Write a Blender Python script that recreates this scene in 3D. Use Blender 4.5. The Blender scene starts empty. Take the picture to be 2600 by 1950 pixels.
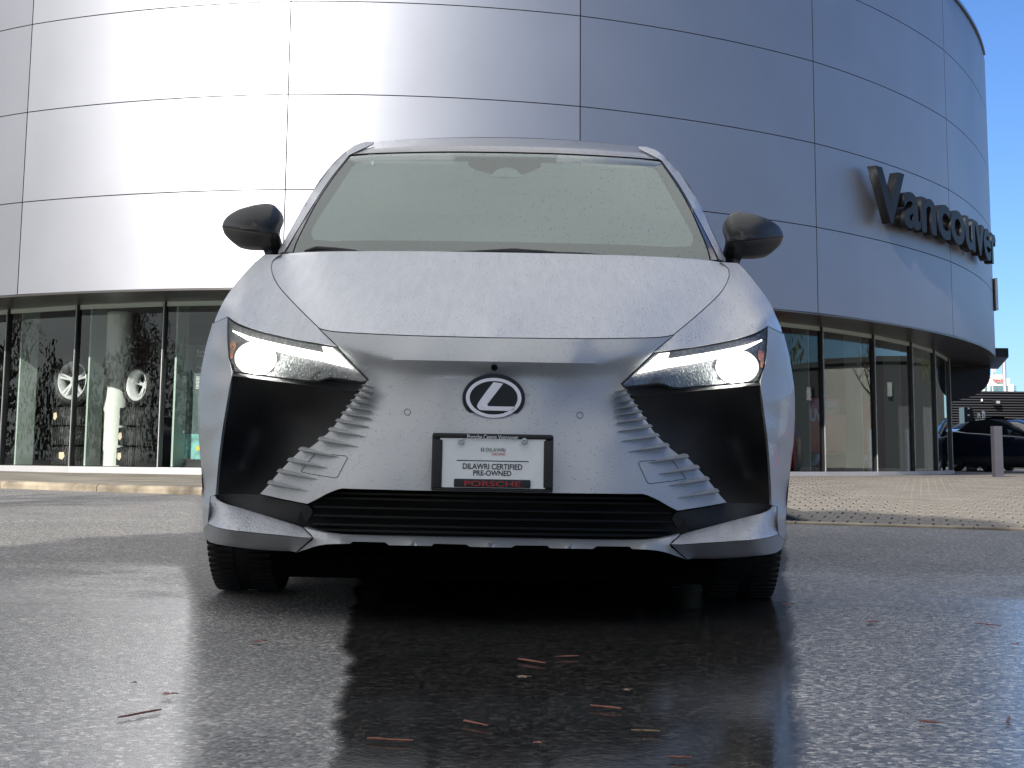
import bpy, bmesh, math, random
import numpy as np
from mathutils import Vector, Matrix, geometry
random.seed(7)
rad = math.radians
SC = bpy.context.scene
COL = SC.collection

# ------------------------------------------------------------------ camera
F0, PITCH, ROLL, SY, CH = 3900.0, rad(8.35), rad(0.513), -385.25, 0.453
cam_d = bpy.data.cameras.new("camera")
cam_d.lens = 36 * F0 / 2600
cam_d.sensor_width = 36
cam_d.sensor_fit = 'HORIZONTAL'
cam_d.shift_y = SY / 2600
cam_d.clip_start = 0.05
cam_d.clip_end = 2000
cam = bpy.data.objects.new("camera", cam_d)
COL.objects.link(cam)
cp, sp = math.cos(PITCH), math.sin(PITCH)
FW, UP, RT = Vector((0, cp, sp)), Vector((0, -sp, cp)), Vector((1, 0, 0))
cr, sr = math.cos(ROLL), math.sin(ROLL)
RT2, UP2 = RT * cr + UP * sr, UP * cr - RT * sr
cam.matrix_world = Matrix(((RT2.x, UP2.x, -FW.x, 0), (RT2.y, UP2.y, -FW.y, 0), (RT2.z, UP2.z, -FW.z, CH), (0, 0, 0, 1)))
SC.camera = cam

# ------------------------------------------------------------------ sky, sun, exposure
SUN_AZ, SUN_EL = rad(-26), rad(26)        # azimuth measured from -Y (behind the camera), negative to the left
sun_dir = Vector((math.sin(SUN_AZ) * math.cos(SUN_EL), -math.cos(SUN_AZ) * math.cos(SUN_EL), math.sin(SUN_EL)))
SC.view_settings.view_transform = 'Standard'
SC.view_settings.look = 'None'
SC.view_settings.exposure = 0.5
SC.view_settings.gamma = 1.0
SC.view_settings.use_curve_mapping = False
W = bpy.data.worlds.new("World")
SC.world = W
W.use_nodes = True
nt = W.node_tree
nt.nodes.clear()
N = nt.nodes.new
sky = N('ShaderNodeTexSky')
sky.sky_type = 'NISHITA'
sky.sun_disc = False
sky.sun_elevation = SUN_EL
sky.sun_rotation = math.atan2(sun_dir.x, sun_dir.y)
sky.altitude = 50
sky.air_density = 1.0
sky.dust_density = 0.2
sky.ozone_density = 3.0
tc = N('ShaderNodeTexCoord')
mp = N('ShaderNodeMapping'); mp.inputs['Scale'].default_value = (1.0, 1.0, 2.4)
noi = N('ShaderNodeTexNoise'); noi.inputs['Scale'].default_value = 2.2; noi.inputs['Detail'].default_value = 7; noi.inputs['Roughness'].default_value = 0.55
sep = N('ShaderNodeSeparateXYZ')
# cloud bank: over and behind the viewer, clear to the north (the way the camera looks)
m1 = N('ShaderNodeMath'); m1.operation = 'MULTIPLY_ADD'; m1.inputs[1].default_value = -0.10; m1.inputs[2].default_value = -0.14
m2 = N('ShaderNodeMath'); m2.operation = 'ADD'
m3 = N('ShaderNodeMath'); m3.operation = 'MULTIPLY_ADD'; m3.inputs[1].default_value = 0.55
mr = N('ShaderNodeMapRange'); mr.interpolation_type = 'SMOOTHSTEP'
mr.inputs['From Min'].default_value = 0.44; mr.inputs['From Max'].default_value = 0.72
mix = N('ShaderNodeMix'); mix.data_type = 'RGBA'
cl = N('ShaderNodeRGB'); cl.outputs[0].default_value = (9.2, 9.3, 9.5, 1)
bg = N('ShaderNodeBackground'); bg.inputs['Strength'].default_value = 0.08
out = N('ShaderNodeOutputWorld')
lk = nt.links.new
lk(tc.outputs['Generated'], mp.inputs[0]); lk(mp.outputs[0], noi.inputs['Vector']); lk(tc.outputs['Generated'], sep.inputs[0])
mx_ = N('ShaderNodeMath'); mx_.operation = 'MULTIPLY_ADD'; mx_.inputs[1].default_value = -0.30
lk(sep.outputs[0], mx_.inputs[0]); lk(m1.outputs[0], mx_.inputs[2]); lk(sep.outputs[1], m1.inputs[0]); lk(sep.outputs[2], m3.inputs[0]); lk(mx_.outputs[0], m3.inputs[2])
lk(noi.outputs[0], m2.inputs[0]); lk(m3.outputs[0], m2.inputs[1]); lk(m2.outputs[0], mr.inputs[0])
tint = N('ShaderNodeMix'); tint.data_type = 'RGBA'; tint.blend_type = 'MULTIPLY'; tint.inputs[0].default_value = 1; tint.inputs[7].default_value = (0.64, 0.86, 1.24, 1)
lk(sky.outputs[0], tint.inputs[6])
lk(mr.outputs[0], mix.inputs[0]); lk(tint.outputs[2], mix.inputs[6]); lk(cl.outputs[0], mix.inputs[7])
lk(mix.outputs[2], bg.inputs[0]); lk(bg.outputs[0], out.inputs[0])
sun_d = bpy.data.lights.new("sun", 'SUN')
sun_d.energy = 5.0
sun_d.angle = rad(0.5)
sun_d.color = (1.0, 0.95, 0.88)
sun = bpy.data.objects.new("sun", sun_d)
sun.rotation_euler = (-sun_dir).to_track_quat('-Z', 'Y').to_euler()
sun.location = (-10, -20, 30)
COL.objects.link(sun)

# ------------------------------------------------------------------ node helpers
def mat(name, color, rough=0.5, metal=0.0, noise=None, bump=None, coat=0.0, emit=None, spec=0.5, drops=None, rvar=0.0, aniso=0.0, stretch=None):
    """noise=(scale, amount, detail); bump=(scale, strength, distance); drops=(scale, share, strength)"""
    m = bpy.data.materials.new(name)
    m.use_nodes = True
    t = m.node_tree
    b = t.nodes['Principled BSDF']
    b.inputs['Base Color'].default_value = (*color, 1)
    b.inputs['Roughness'].default_value = rough
    b.inputs['Metallic'].default_value = metal
    b.inputs['Specular IOR Level'].default_value = spec
    if coat:
        b.inputs['Coat Weight'].default_value = coat
        b.inputs['Coat Roughness'].default_value = 0.06
    if aniso:
        b.inputs['Anisotropic'].default_value = aniso
        b.inputs['Anisotropic Rotation'].default_value = 0.25
    if emit:
        b.inputs['Emission Color'].default_value = (*emit[0], 1)
        b.inputs['Emission Strength'].default_value = emit[1]
    co = t.nodes.new('ShaderNodeTexCoord')
    L = t.links.new
    if noise:
        n = t.nodes.new('ShaderNodeTexNoise')
        n.inputs['Scale'].default_value = noise[0]
        n.inputs['Detail'].default_value = noise[2] if len(noise) > 2 else 5
        if stretch:
            mm_ = t.nodes.new('ShaderNodeMapping'); mm_.inputs['Scale'].default_value = stretch
            L(co.outputs['Object'], mm_.inputs[0]); L(mm_.outputs[0], n.inputs['Vector'])
        else: L(co.outputs['Object'], n.inputs['Vector'])
        r = t.nodes.new('ShaderNodeMapRange')
        r.inputs['To Min'].default_value = 1 - noise[1]
        r.inputs['To Max'].default_value = 1 + noise[1]
        r.inputs['From Min'].default_value = 0.3
        r.inputs['From Max'].default_value = 0.7
        L(n.outputs[0], r.inputs[0])
        x = t.nodes.new('ShaderNodeMix'); x.data_type = 'RGBA'; x.blend_type = 'MULTIPLY'
        x.inputs[0].default_value = 1
        x.inputs[6].default_value = (*color, 1)
        L(r.outputs[0], x.inputs[7])
        L(x.outputs[2], b.inputs['Base Color'])
        if rvar:
            r2 = t.nodes.new('ShaderNodeMapRange')
            r2.inputs['From Min'].default_value = 0.3; r2.inputs['From Max'].default_value = 0.7
            r2.inputs['To Min'].default_value = max(0.02, rough - rvar); r2.inputs['To Max'].default_value = rough + rvar
            L(n.outputs[0], r2.inputs[0]); L(r2.outputs[0], b.inputs['Roughness'])
    last = None
    if bump:
        n = t.nodes.new('ShaderNodeTexNoise')
        n.inputs['Scale'].default_value = bump[0]
        n.inputs['Detail'].default_value = 4
        L(co.outputs['Object'], n.inputs['Vector'])
        bp = t.nodes.new('ShaderNodeBump')
        bp.inputs['Strength'].default_value = bump[1]
        bp.inputs['Distance'].default_value = bump[2]
        L(n.outputs[0], bp.inputs['Height'])
        last = bp
    if drops:
        # rain beads: the centres of some Voronoi cells swell into small domes
        v = t.nodes.new('ShaderNodeTexVoronoi'); v.inputs['Scale'].default_value = drops[0]
        L(co.outputs['Object'], v.inputs['Vector'])
        a = t.nodes.new('ShaderNodeMapRange'); a.interpolation_type = 'SMOOTHSTEP'
        a.inputs['From Min'].default_value = 0.12; a.inputs['From Max'].default_value = 0.42
        a.inputs['To Min'].default_value = 1; a.inputs['To Max'].default_value = 0
        L(v.outputs['Distance'], a.inputs[0])
        s = t.nodes.new('ShaderNodeSeparateColor'); L(v.outputs['Color'], s.inputs[0])
        g = t.nodes.new('ShaderNodeMath'); g.operation = 'LESS_THAN'; g.inputs[1].default_value = drops[1]
        L(s.outputs[0], g.inputs[0])
        k = t.nodes.new('ShaderNodeMath'); k.operation = 'MULTIPLY'
        L(a.outputs[0], k.inputs[0]); L(g.outputs[0], k.inputs[1])
        bp = t.nodes.new('ShaderNodeBump'); bp.inputs['Strength'].default_value = drops[2]; bp.inputs['Distance'].default_value = 0.002
        L(k.outputs[0], bp.inputs['Height'])
        if last: L(last.outputs[0], bp.inputs['Normal'])
        last = bp
    if last:
        L(last.outputs[0], b.inputs['Normal'])
        if coat: L(last.outputs[0], b.inputs['Coat Normal'])
    return m

def glass_mat(name, tint, refl, rough=0.02, clear=True, wet=False, ior=1.45):
    """pane: fresnel-weighted mirror over tinted see-through"""
    m = bpy.data.materials.new(name)
    m.use_nodes = True
    t = m.node_tree
    t.nodes.clear()
    o = t.nodes.new('ShaderNodeOutputMaterial')
    g = t.nodes.new('ShaderNodeBsdfGlossy'); g.inputs['Roughness'].default_value = rough
    g.inputs['Color'].default_value = (0.9, 0.97, 0.94, 1)
    tr = t.nodes.new('ShaderNodeBsdfTransparent'); tr.inputs[0].default_value = (*tint, 1)
    fr = t.nodes.new('ShaderNodeFresnel'); fr.inputs[0].default_value = ior
    a = t.nodes.new('ShaderNodeMath'); a.operation = 'MULTIPLY_ADD'; a.inputs[1].default_value = 1 - refl; a.inputs[2].default_value = refl
    mx = t.nodes.new('ShaderNodeMixShader')
    L = t.links.new
    L(fr.outputs[0], a.inputs[0]); L(a.outputs[0], mx.inputs[0]); L(tr.outputs[0], mx.inputs[1]); L(g.outputs[0], mx.inputs[2])
    if wet:
        co = t.nodes.new('ShaderNodeTexCoord')
        v = t.nodes.new('ShaderNodeTexVoronoi'); v.inputs['Scale'].default_value = 62
        L(co.outputs['Object'], v.inputs['Vector'])
        r = t.nodes.new('ShaderNodeMapRange'); r.inputs['From Min'].default_value = 0.05; r.inputs['From Max'].default_value = 0.25
        r.inputs['To Min'].default_value = 1; r.inputs['To Max'].default_value = 0
        L(v.outputs['Distance'], r.inputs[0])
        s = t.nodes.new('ShaderNodeSeparateColor'); L(v.outputs['Color'], s.inputs[0])
        k0 = t.nodes.new('ShaderNodeMath'); k0.operation = 'LESS_THAN'; k0.inputs[1].default_value = 0.5; L(s.outputs[0], k0.inputs[0])
        k = t.nodes.new('ShaderNodeMath'); k.operation = 'MULTIPLY'; L(r.outputs[0], k.inputs[0]); L(k0.outputs[0], k.inputs[1])
        bp = t.nodes.new('ShaderNodeBump'); bp.inputs['Strength'].default_value = 1.0; bp.inputs['Distance'].default_value = 0.004
        L(k.outputs[0], bp.inputs['Height']); L(bp.outputs[0], g.inputs['Normal']); L(bp.outputs[0], fr.inputs['Normal'])
    L(mx.outputs[0], o.inputs[0])
    return m

M = {}
M['paint'] = mat('silver_paint', (0.40, 0.41, 0.42), 0.48, 0.30, noise=(900, 0.05), coat=0.22, drops=(115, 0.30, 0.6))
M['paint_wet_lit'] = mat('silver_paint_rain_lit', (0.50, 0.51, 0.54), 0.40, 0.30, noise=(14, 0.06), coat=0.35, bump=(230, 0.8, 0.003), drops=(80, 0.55, 1.0), stretch=(3.2, .35, 1))  # same silver made lighter for panels that face the sky, denser rain beads
M['black_plastic'] = mat('black_plastic', (0.012, 0.012, 0.013), 0.62, noise=(60, 0.2), bump=(500, 0.15, 0.001))
M['gloss_black'] = mat('gloss_black', (0.008, 0.008, 0.009), 0.12, coat=0.6, drops=(110, 0.2, 0.3))
M['void'] = mat('dark_cavity', (0.004, 0.004, 0.004), 0.8)
M['trim'] = mat('dark_trim', (0.035, 0.035, 0.038), 0.32, drops=(120, 0.25, 0.4))
M['frit'] = mat('windscreen_border', (0.03, 0.03, 0.03), 0.12, coat=0.5, drops=(110, 0.35, 0.4))
M['screen'] = glass_mat('windscreen_glass', (0.82, 0.88, 0.85), 0.10, 0.08, wet=True)
M['rubber'] = mat('tyre_rubber', (0.010, 0.010, 0.011), 0.62, noise=(40, 0.25), bump=(180, 0.3, 0.003))
M['chrome'] = mat('chrome', (0.75, 0.74, 0.76), 0.12, 1.0, drops=(160, 0.3, 0.2))
M['white_plate'] = mat('plate_white', (0.78, 0.79, 0.76), 0.4, noise=(30, 0.03))
M['ink'] = mat('black_print', (0.01, 0.01, 0.02), 0.5)
M['grey_ink'] = mat('grey_print', (0.25, 0.26, 0.28), 0.5)
M['white_ink'] = mat('white_print', (0.75, 0.75, 0.75), 0.5)
M['red_ink'] = mat('red_print', (0.5, 0.02, 0.03), 0.5)
M['dark_red'] = mat('dull_red_letters', (0.33, 0.02, 0.02), 0.45)
M['lamp_house'] = mat('lamp_housing', (0.13, 0.13, 0.135), 0.3, 0.6, noise=(90, 0.35), bump=(120, 0.5, 0.004))
M['lamp_on'] = mat('lit_lamp', (1, 1, 1), 0.3, emit=((1.0, 0.97, 0.90), 14))
M['lamp_strip'] = mat('lit_light_strip', (1, 1, 1), 0.3, emit=((1.0, 0.97, 0.92), 3.2))
M['lamp_soft'] = mat('lit_reflector', (0.8, 0.8, 0.8), 0.2, 0.6, emit=((1.0, 0.96, 0.9), 0.8), noise=(70, 0.5), bump=(110, 0.8, 0.006))
M['amber'] = mat('amber_reflector', (0.38, 0.14, 0.07), 0.25, noise=(120, 0.4))
M['lamp_cover'] = glass_mat('lamp_cover', (0.97, 0.97, 0.97), 0.03, 0.05, wet=True)
M['facade'] = mat('brushed_aluminium', (0.345, 0.355, 0.39), 0.48, 1.0, noise=(0.9, 0.035, 3))
M['facade_dark'] = mat('joint_backing', (0.012, 0.012, 0.014), 0.7)
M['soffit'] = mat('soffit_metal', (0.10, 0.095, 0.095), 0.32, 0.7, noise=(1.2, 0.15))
M['mullion'] = mat('black_mullion', (0.012, 0.012, 0.013), 0.3)
M['sill'] = mat('aluminium_sill', (0.62, 0.62, 0.63), 0.42, 0.6, noise=(2, 0.06))
M['pane'] = glass_mat('shop_glass', (0.86, 0.90, 0.88), 0.02, 0.0, ior=1.5)
M['fin'] = mat('frosted_fin', (0.42, 0.50, 0.46), 0.35)
M['column'] = mat('white_column', (0.72, 0.75, 0.70), 0.5, noise=(2, 0.04))
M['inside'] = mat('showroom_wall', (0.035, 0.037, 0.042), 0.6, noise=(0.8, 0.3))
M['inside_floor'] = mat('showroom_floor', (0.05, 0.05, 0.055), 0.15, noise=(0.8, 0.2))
M['sign'] = mat('sign_black', (0.004, 0.005, 0.007), 0.5, spec=0.3)
M['kerb'] = mat('kerb_concrete', (0.25, 0.21, 0.155), 0.9, noise=(4, 0.55, 10), bump=(60, 0.6, 0.006))
M['walk'] = mat('sidewalk_concrete', (0.19, 0.17, 0.135), 0.85, noise=(1.6, 0.4, 9), bump=(90, 0.4, 0.004))
M['brick'] = mat('tan_paver', (0.185, 0.165, 0.138), 0.85, noise=(3, 0.22, 8), bump=(120, 0.4, 0.003))
M['joint'] = mat('paver_joint', (0.03, 0.026, 0.022), 0.95)
M['shed'] = mat('dark_corrugated', (0.035, 0.036, 0.042), 0.45, 0.3)
M['door_grey'] = mat('grey_door', (0.10, 0.10, 0.11), 0.5, noise=(2, 0.08))
M['post_grey'] = mat('bollard_grey', (0.06, 0.06, 0.075), 0.5, noise=(6, 0.08))
M['galv'] = mat('galvanised', (0.42, 0.43, 0.44), 0.45, 0.5, noise=(9, 0.15))
M['tower'] = mat('tower_white', (0.70, 0.68, 0.63), 0.7, noise=(0.2, 0.08))
M['tower_glass'] = mat('tower_glazing', (0.10, 0.22, 0.25), 0.15, noise=(0.5, 0.3))
M['red_sign'] = mat('red_sign_letters', (0.62, 0.02, 0.02), 0.5)
M['car_blue'] = mat('dark_blue_car_paint', (0.010, 0.014, 0.030), 0.14, coat=0.9, noise=(2, 0.1))
M['car_black'] = mat('black_car_paint', (0.006, 0.007, 0.009), 0.12, coat=0.9)
M['car_glass'] = mat('dark_car_glass', (0.012, 0.016, 0.02), 0.06, coat=0.6)
M['red_car'] = mat('red_van_paint', (0.42, 0.012, 0.012), 0.3, coat=0.5)
M['bark'] = mat('bark', (0.09, 0.07, 0.055), 0.9, noise=(9, 0.3), bump=(20, 0.8, 0.02))
M['leaf'] = mat('autumn_leaf_green', (0.075, 0.085, 0.03), 0.6, noise=(1.5, 0.4))
M['leaf2'] = mat('autumn_leaf_rust', (0.16, 0.09, 0.04), 0.6, noise=(1.5, 0.4))
M['litter'] = mat('fallen_leaf', (0.20, 0.06, 0.035), 0.5, noise=(60, 0.35), bump=(90, 0.6, 0.003))
M['litter2'] = mat('fallen_leaf_yellow', (0.15, 0.10, 0.055), 0.5, noise=(60, 0.35), bump=(90, 0.6, 0.003))
M['poster'] = mat('poster_board', (0.06, 0.09, 0.09), 0.4)
M['sticker'] = mat('paper_label', (0.72, 0.55, 0.40), 0.7)
M['ochre'] = mat('yellow_print', (0.55, 0.45, 0.05), 0.5)
M['sea'] = mat('turquoise_print', (0.16, 0.38, 0.36), 0.5, noise=(7, 0.5))
M['flag'] = mat('flag_cloth', (0.5, 0.35, 0.4), 0.7)
M['back_wall'] = mat('rendered_wall', (0.50, 0.49, 0.46), 0.8, noise=(0.5, 0.1))
M['back_dark'] = mat('dark_cladding', (0.03, 0.03, 0.033), 0.6)

def sheen_mat():  # pale film that stands in for sky reflected in the windscreen
    m = bpy.data.materials.new('sky_sheen_film'); m.use_nodes = True; t = m.node_tree; t.nodes.clear()
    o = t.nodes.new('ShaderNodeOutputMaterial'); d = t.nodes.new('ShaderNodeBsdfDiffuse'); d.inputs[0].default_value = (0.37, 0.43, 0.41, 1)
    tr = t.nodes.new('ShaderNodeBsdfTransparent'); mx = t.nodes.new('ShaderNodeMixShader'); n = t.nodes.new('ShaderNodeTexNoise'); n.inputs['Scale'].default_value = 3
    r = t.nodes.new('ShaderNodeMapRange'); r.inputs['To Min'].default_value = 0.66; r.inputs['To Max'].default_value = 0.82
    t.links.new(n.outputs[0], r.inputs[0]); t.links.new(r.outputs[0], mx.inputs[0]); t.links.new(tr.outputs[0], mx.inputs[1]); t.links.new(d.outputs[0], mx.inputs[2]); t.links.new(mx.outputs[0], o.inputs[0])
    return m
M['sheen'] = sheen_mat()
M['bay_black'] = mat('bay_black', (0.008, 0.008, 0.009), 0.3, spec=0.25)
M['mirror_back'] = mat('mirror_back_grey', (0.30, 0.36, 0.33), 0.4)
M['pan'] = mat('underbody_black', (0.004, 0.004, 0.004), 0.9, spec=0.0)
M['slat'] = mat('slat_black', (0.005, 0.005, 0.005), 0.5, spec=0.25)
M['frit_in'] = mat('windscreen_border_print', (0.02, 0.018, 0.018), 0.3)
M['cabin_cloth'] = mat('cabin_upholstery', (0.05, 0.05, 0.052), 0.8, noise=(30, .15))
M['pillar_dark'] = mat('pillar_trim_grey', (0.06, 0.06, 0.063), 0.28, coat=0.3, drops=(110, 0.35, 0.5))
M['roof_paint'] = mat('roof_paint', (0.22, 0.22, 0.225), 0.30, 0.4, coat=0.4, noise=(20, .05), drops=(85, 0.4, 0.5))
M['emblem_silver'] = mat('emblem_silver', (0.72, 0.69, 0.72), 0.35, 0.35, drops=(160, 0.3, 0.2))
M['emblem_black'] = mat('emblem_black', (0.006, 0.006, 0.007), 0.25, spec=0.3)
M['mirror_black'] = mat('mirror_black', (0.022, 0.022, 0.023), 0.42, coat=0.12, drops=(110, 0.3, 0.5))

# ------------------------------------------------------------------ object helpers
def tag(o, label=None, cat=None, group=None, kind=None):
    if label: o['label'] = label
    if cat: o['category'] = cat
    if group: o['group'] = group
    if kind: o['kind'] = kind
    return o

def empty(name, loc=(0, 0, 0), rot=(0, 0, 0)):
    o = bpy.data.objects.new(name, None)
    o.location = loc; o.rotation_euler = rot
    o.empty_display_size = 0.2
    COL.objects.link(o)
    return o

def finish(name, me, material, parent=None, smooth=False, angle=35):
    if material is not None:
        for mm in (material if isinstance(material, (list, tuple)) else [material]):
            me.materials.append(mm)
    if smooth:
        me.shade_smooth()
        if angle: me.set_sharp_from_angle(angle=rad(angle))
    o = bpy.data.objects.new(name, me)
    COL.objects.link(o)
    if parent is not None: o.parent = parent
    return o

def from_bm(name, bm, material, parent=None, smooth=False, angle=35):
    me = bpy.data.meshes.new(name)
    bm.normal_update()
    bm.to_mesh(me); bm.free()
    return finish(name, me, material, parent, smooth, angle)

def box(bm, c, s, rz=0.0, bevel=0.0, mi=0):
    r = bmesh.ops.create_cube(bm, size=1)
    vs = r['verts']
    bmesh.ops.scale(bm, vec=s, verts=vs)
    if rz: bmesh.ops.rotate(bm, cent=(0, 0, 0), matrix=Matrix.Rotation(rz, 3, 'Z'), verts=vs)
    bmesh.ops.translate(bm, vec=c, verts=vs)
    for v in vs:
        for f in v.link_faces: f.material_index = mi
    if bevel:
        es = list({e for v in vs for e in v.link_edges})
        bmesh.ops.bevel(bm, geom=es, offset=bevel, segments=2, affect='EDGES', profile=0.6)
    return vs

def boxo(name, c, s, m, parent=None, rz=0.0, bevel=0.0):
    bm = bmesh.new(); box(bm, c, s, rz, bevel)
    return from_bm(name, bm, m, parent)

def tube(bm, pts, r, n=10, cap=True):
    """r: number or list"""
    pts = [Vector(p) for p in pts]
    rings = []
    for i, p in enumerate(pts):
        d = (pts[min(i + 1, len(pts) - 1)] - pts[max(i - 1, 0)]).normalized()
        a = Vector((0, 0, 1)) if abs(d.z) < 0.9 else Vector((1, 0, 0))
        u = d.cross(a).normalized(); w = d.cross(u)
        rr = r[i] if isinstance(r, (list, tuple)) else r
        rings.append([bm.verts.new(p + (u * math.cos(2 * math.pi * k / n) + w * math.sin(2 * math.pi * k / n)) * rr) for k in range(n)])
    for a, b in zip(rings, rings[1:]):
        for k in range(n):
            bm.faces.new((a[k], a[(k + 1) % n], b[(k + 1) % n], b[k]))
    if cap:
        bm.faces.new(rings[0][::-1]); bm.faces.new(rings[-1])

def lathe(bm, prof, n=48, axis='X', arc=None):
    """prof: (axial, radius) closed or open list; revolved round the axis through the origin"""
    rings = []
    for k in range(n):
        a = 2 * math.pi * k / n
        c, s = math.cos(a), math.sin(a)
        if axis == 'X': rings.append([bm.verts.new((h, r * c, r * s)) for h, r in prof])
        elif axis == 'Y': rings.append([bm.verts.new((r * c, h, r * s)) for h, r in prof])
        else: rings.append([bm.verts.new((r * c, r * s, h)) for h, r in prof])
    for k in range(n):
        A, B = rings[k], rings[(k + 1) % n]
        for i in range(len(prof) - 1):
            try: bm.faces.new((A[i], A[i + 1], B[i + 1], B[i]))
            except ValueError: pass
    bmesh.ops.remove_doubles(bm, verts=bm.verts, dist=1e-5)
    bmesh.ops.recalc_face_normals(bm, faces=bm.faces)

def text_mesh(s, size=1.0, extrude=0.05, offset=0.0, bevel=0.0, align='LEFT', spacing=1.0):
    cu = bpy.data.curves.new('text', 'FONT')
    cu.body = s; cu.size = size; cu.extrude = extrude; cu.offset = offset; cu.bevel_depth = bevel
    cu.align_x = align; cu.resolution_u = 5; cu.space_character = spacing
    o = bpy.data.objects.new('text', cu)
    COL.objects.link(o)
    dg = bpy.context.evaluated_depsgraph_get()
    me = bpy.data.meshes.new_from_object(o.evaluated_get(dg))
    bpy.data.objects.remove(o); bpy.data.curves.remove(cu)
    return me

def text_on(name, s, x0, x1, z0, z1, y, m, parent, thick=0.0008, offset=0.0, spacing=1.0, shear=0.0):
    """flat print facing -Y that fills the box x0..x1, z0..z1"""
    me = text_mesh(s, 1.0, 0.5, offset, spacing=spacing)
    co = np.array([v.co[:] for v in me.vertices])
    lo, hi = co.min(0), co.max(0)
    for v in me.vertices:
        X = (v.co.x - lo[0]) / (hi[0] - lo[0]); Z = (v.co.y - lo[1]) / (hi[1] - lo[1])
        v.co = (x0 + X * (x1 - x0) + shear * Z, y - thick * (v.co.z - lo[2]), z0 + Z * (z1 - z0))
    return finish(name, me, m, parent)

# ------------------------------------------------------------------ photograph geometry
def ray_c(s, v):
    """direction through a pixel of the level camera (no roll), s px right of the middle, row v"""
    return FW + RT * (s / F0) + UP * ((975 + SY - v) / F0)

def P(s, v, d):
    r = ray_c(s, v)
    return Vector((0, 0, CH)) + r * (d / r.y)

def rayw(u, v):
    return FW + RT2 * ((u - 1300) / F0) + UP2 * ((975 + SY - v) / F0)

def PW(u, v, y):
    r = rayw(u, v)
    return Vector((0, 0, CH)) + r * (y / r.y)

S1 = math.sin(rad(1.03))
def q(u, v, dr=0.0):
    du, dv = u - 1261, v - 1010
    return (du + dv * S1 - dr, 1010 - du * S1 + dv)

def Q(pts, dr=0.0):
    return [q(a, b, dr) for a, b in pts]

def catmull(p, step=10.0):
    if len(p) < 3:
        out = []
        for a, b in zip(p, p[1:]):
            n = max(1, int(math.dist(a, b) / step))
            out += [(a[0] + (b[0] - a[0]) * k / n, a[1] + (b[1] - a[1]) * k / n) for k in range(n)]
        return out + [p[-1]]
    e = [(2 * p[0][0] - p[1][0], 2 * p[0][1] - p[1][1])] + list(p) + [(2 * p[-1][0] - p[-2][0], 2 * p[-1][1] - p[-2][1])]
    out = []
    for i in range(1, len(e) - 2):
        n = max(1, int(math.dist(e[i], e[i + 1]) / step))
        for k in range(n):
            t = k / n
            out.append(tuple(0.5 * ((2 * e[i][j]) + (-e[i - 1][j] + e[i + 1][j]) * t + (2 * e[i - 1][j] - 5 * e[i][j] + 4 * e[i + 1][j] - e[i + 2][j]) * t * t
                                    + (-e[i - 1][j] + 3 * e[i][j] - 3 * e[i + 1][j] + e[i + 2][j]) * t ** 3) for j in (0, 1)))
    return out + [e[-2]]

def outline(*segs, step=10.0):
    out = []
    for s in segs:
        c = catmull(s, step)
        if out and math.dist(out[-1], c[0]) < 0.5: c = c[1:]
        out += c
    if math.dist(out[0], out[-1]) < 0.5: out.pop()
    return out

def inset(poly, k):
    n = len(poly)
    area = sum(poly[i][0] * poly[(i + 1) % n][1] - poly[(i + 1) % n][0] * poly[i][1] for i in range(n))
    sg = 1 if area > 0 else -1
    res = []
    for i in range(n):
        a, b, c = poly[i - 1], poly[i], poly[(i + 1) % n]
        d1 = (b[0] - a[0], b[1] - a[1]); d2 = (c[0] - b[0], c[1] - b[1])
        l1 = math.hypot(*d1) or 1; l2 = math.hypot(*d2) or 1
        n1 = (-d1[1] / l1 * sg, d1[0] / l1 * sg); n2 = (-d2[1] / l2 * sg, d2[0] / l2 * sg)
        m = (n1[0] + n2[0], n1[1] + n2[1]); lm = math.hypot(*m)
        if lm < 0.3: m, lm = n1, 1
        m = (m[0] / lm, m[1] / lm)
        dd = max(0.5, m[0] * n1[0] + m[1] * n1[1])
        res.append((b[0] + m[0] * k / dd, b[1] + m[1] * k / dd))
    return res

class TPS:
    """smooth depth over the picture from a few measured control points (thin-plate spline)"""
    def __init__(self, pts, sym=False, lam=0.0):
        p = [tuple(a) for a in pts]
        if sym: p += [(-a, b, c) for a, b, c in p if abs(a) > 1]
        A = np.array(p, float)
        self.xy = A[:, :2] / 100.0
        n = len(A)
        K = self.k(self.xy, self.xy) + lam * np.eye(n)
        Pm = np.c_[np.ones(n), self.xy]
        L = np.block([[K, Pm], [Pm.T, np.zeros((3, 3))]])
        self.w = np.linalg.solve(L, np.r_[A[:, 2], 0, 0, 0])
    @staticmethod
    def k(a, b):
        r2 = ((a[:, None, :] - b[None, :, :]) ** 2).sum(-1) + 1e-12
        return 0.5 * r2 * np.log(r2)
    def __call__(self, pts):
        x = np.array(pts, float)[:, :2] / 100.0
        return self.k(x, self.xy) @ self.w[:-3] + np.c_[np.ones(len(x)), x] @ self.w[-3:]

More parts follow.
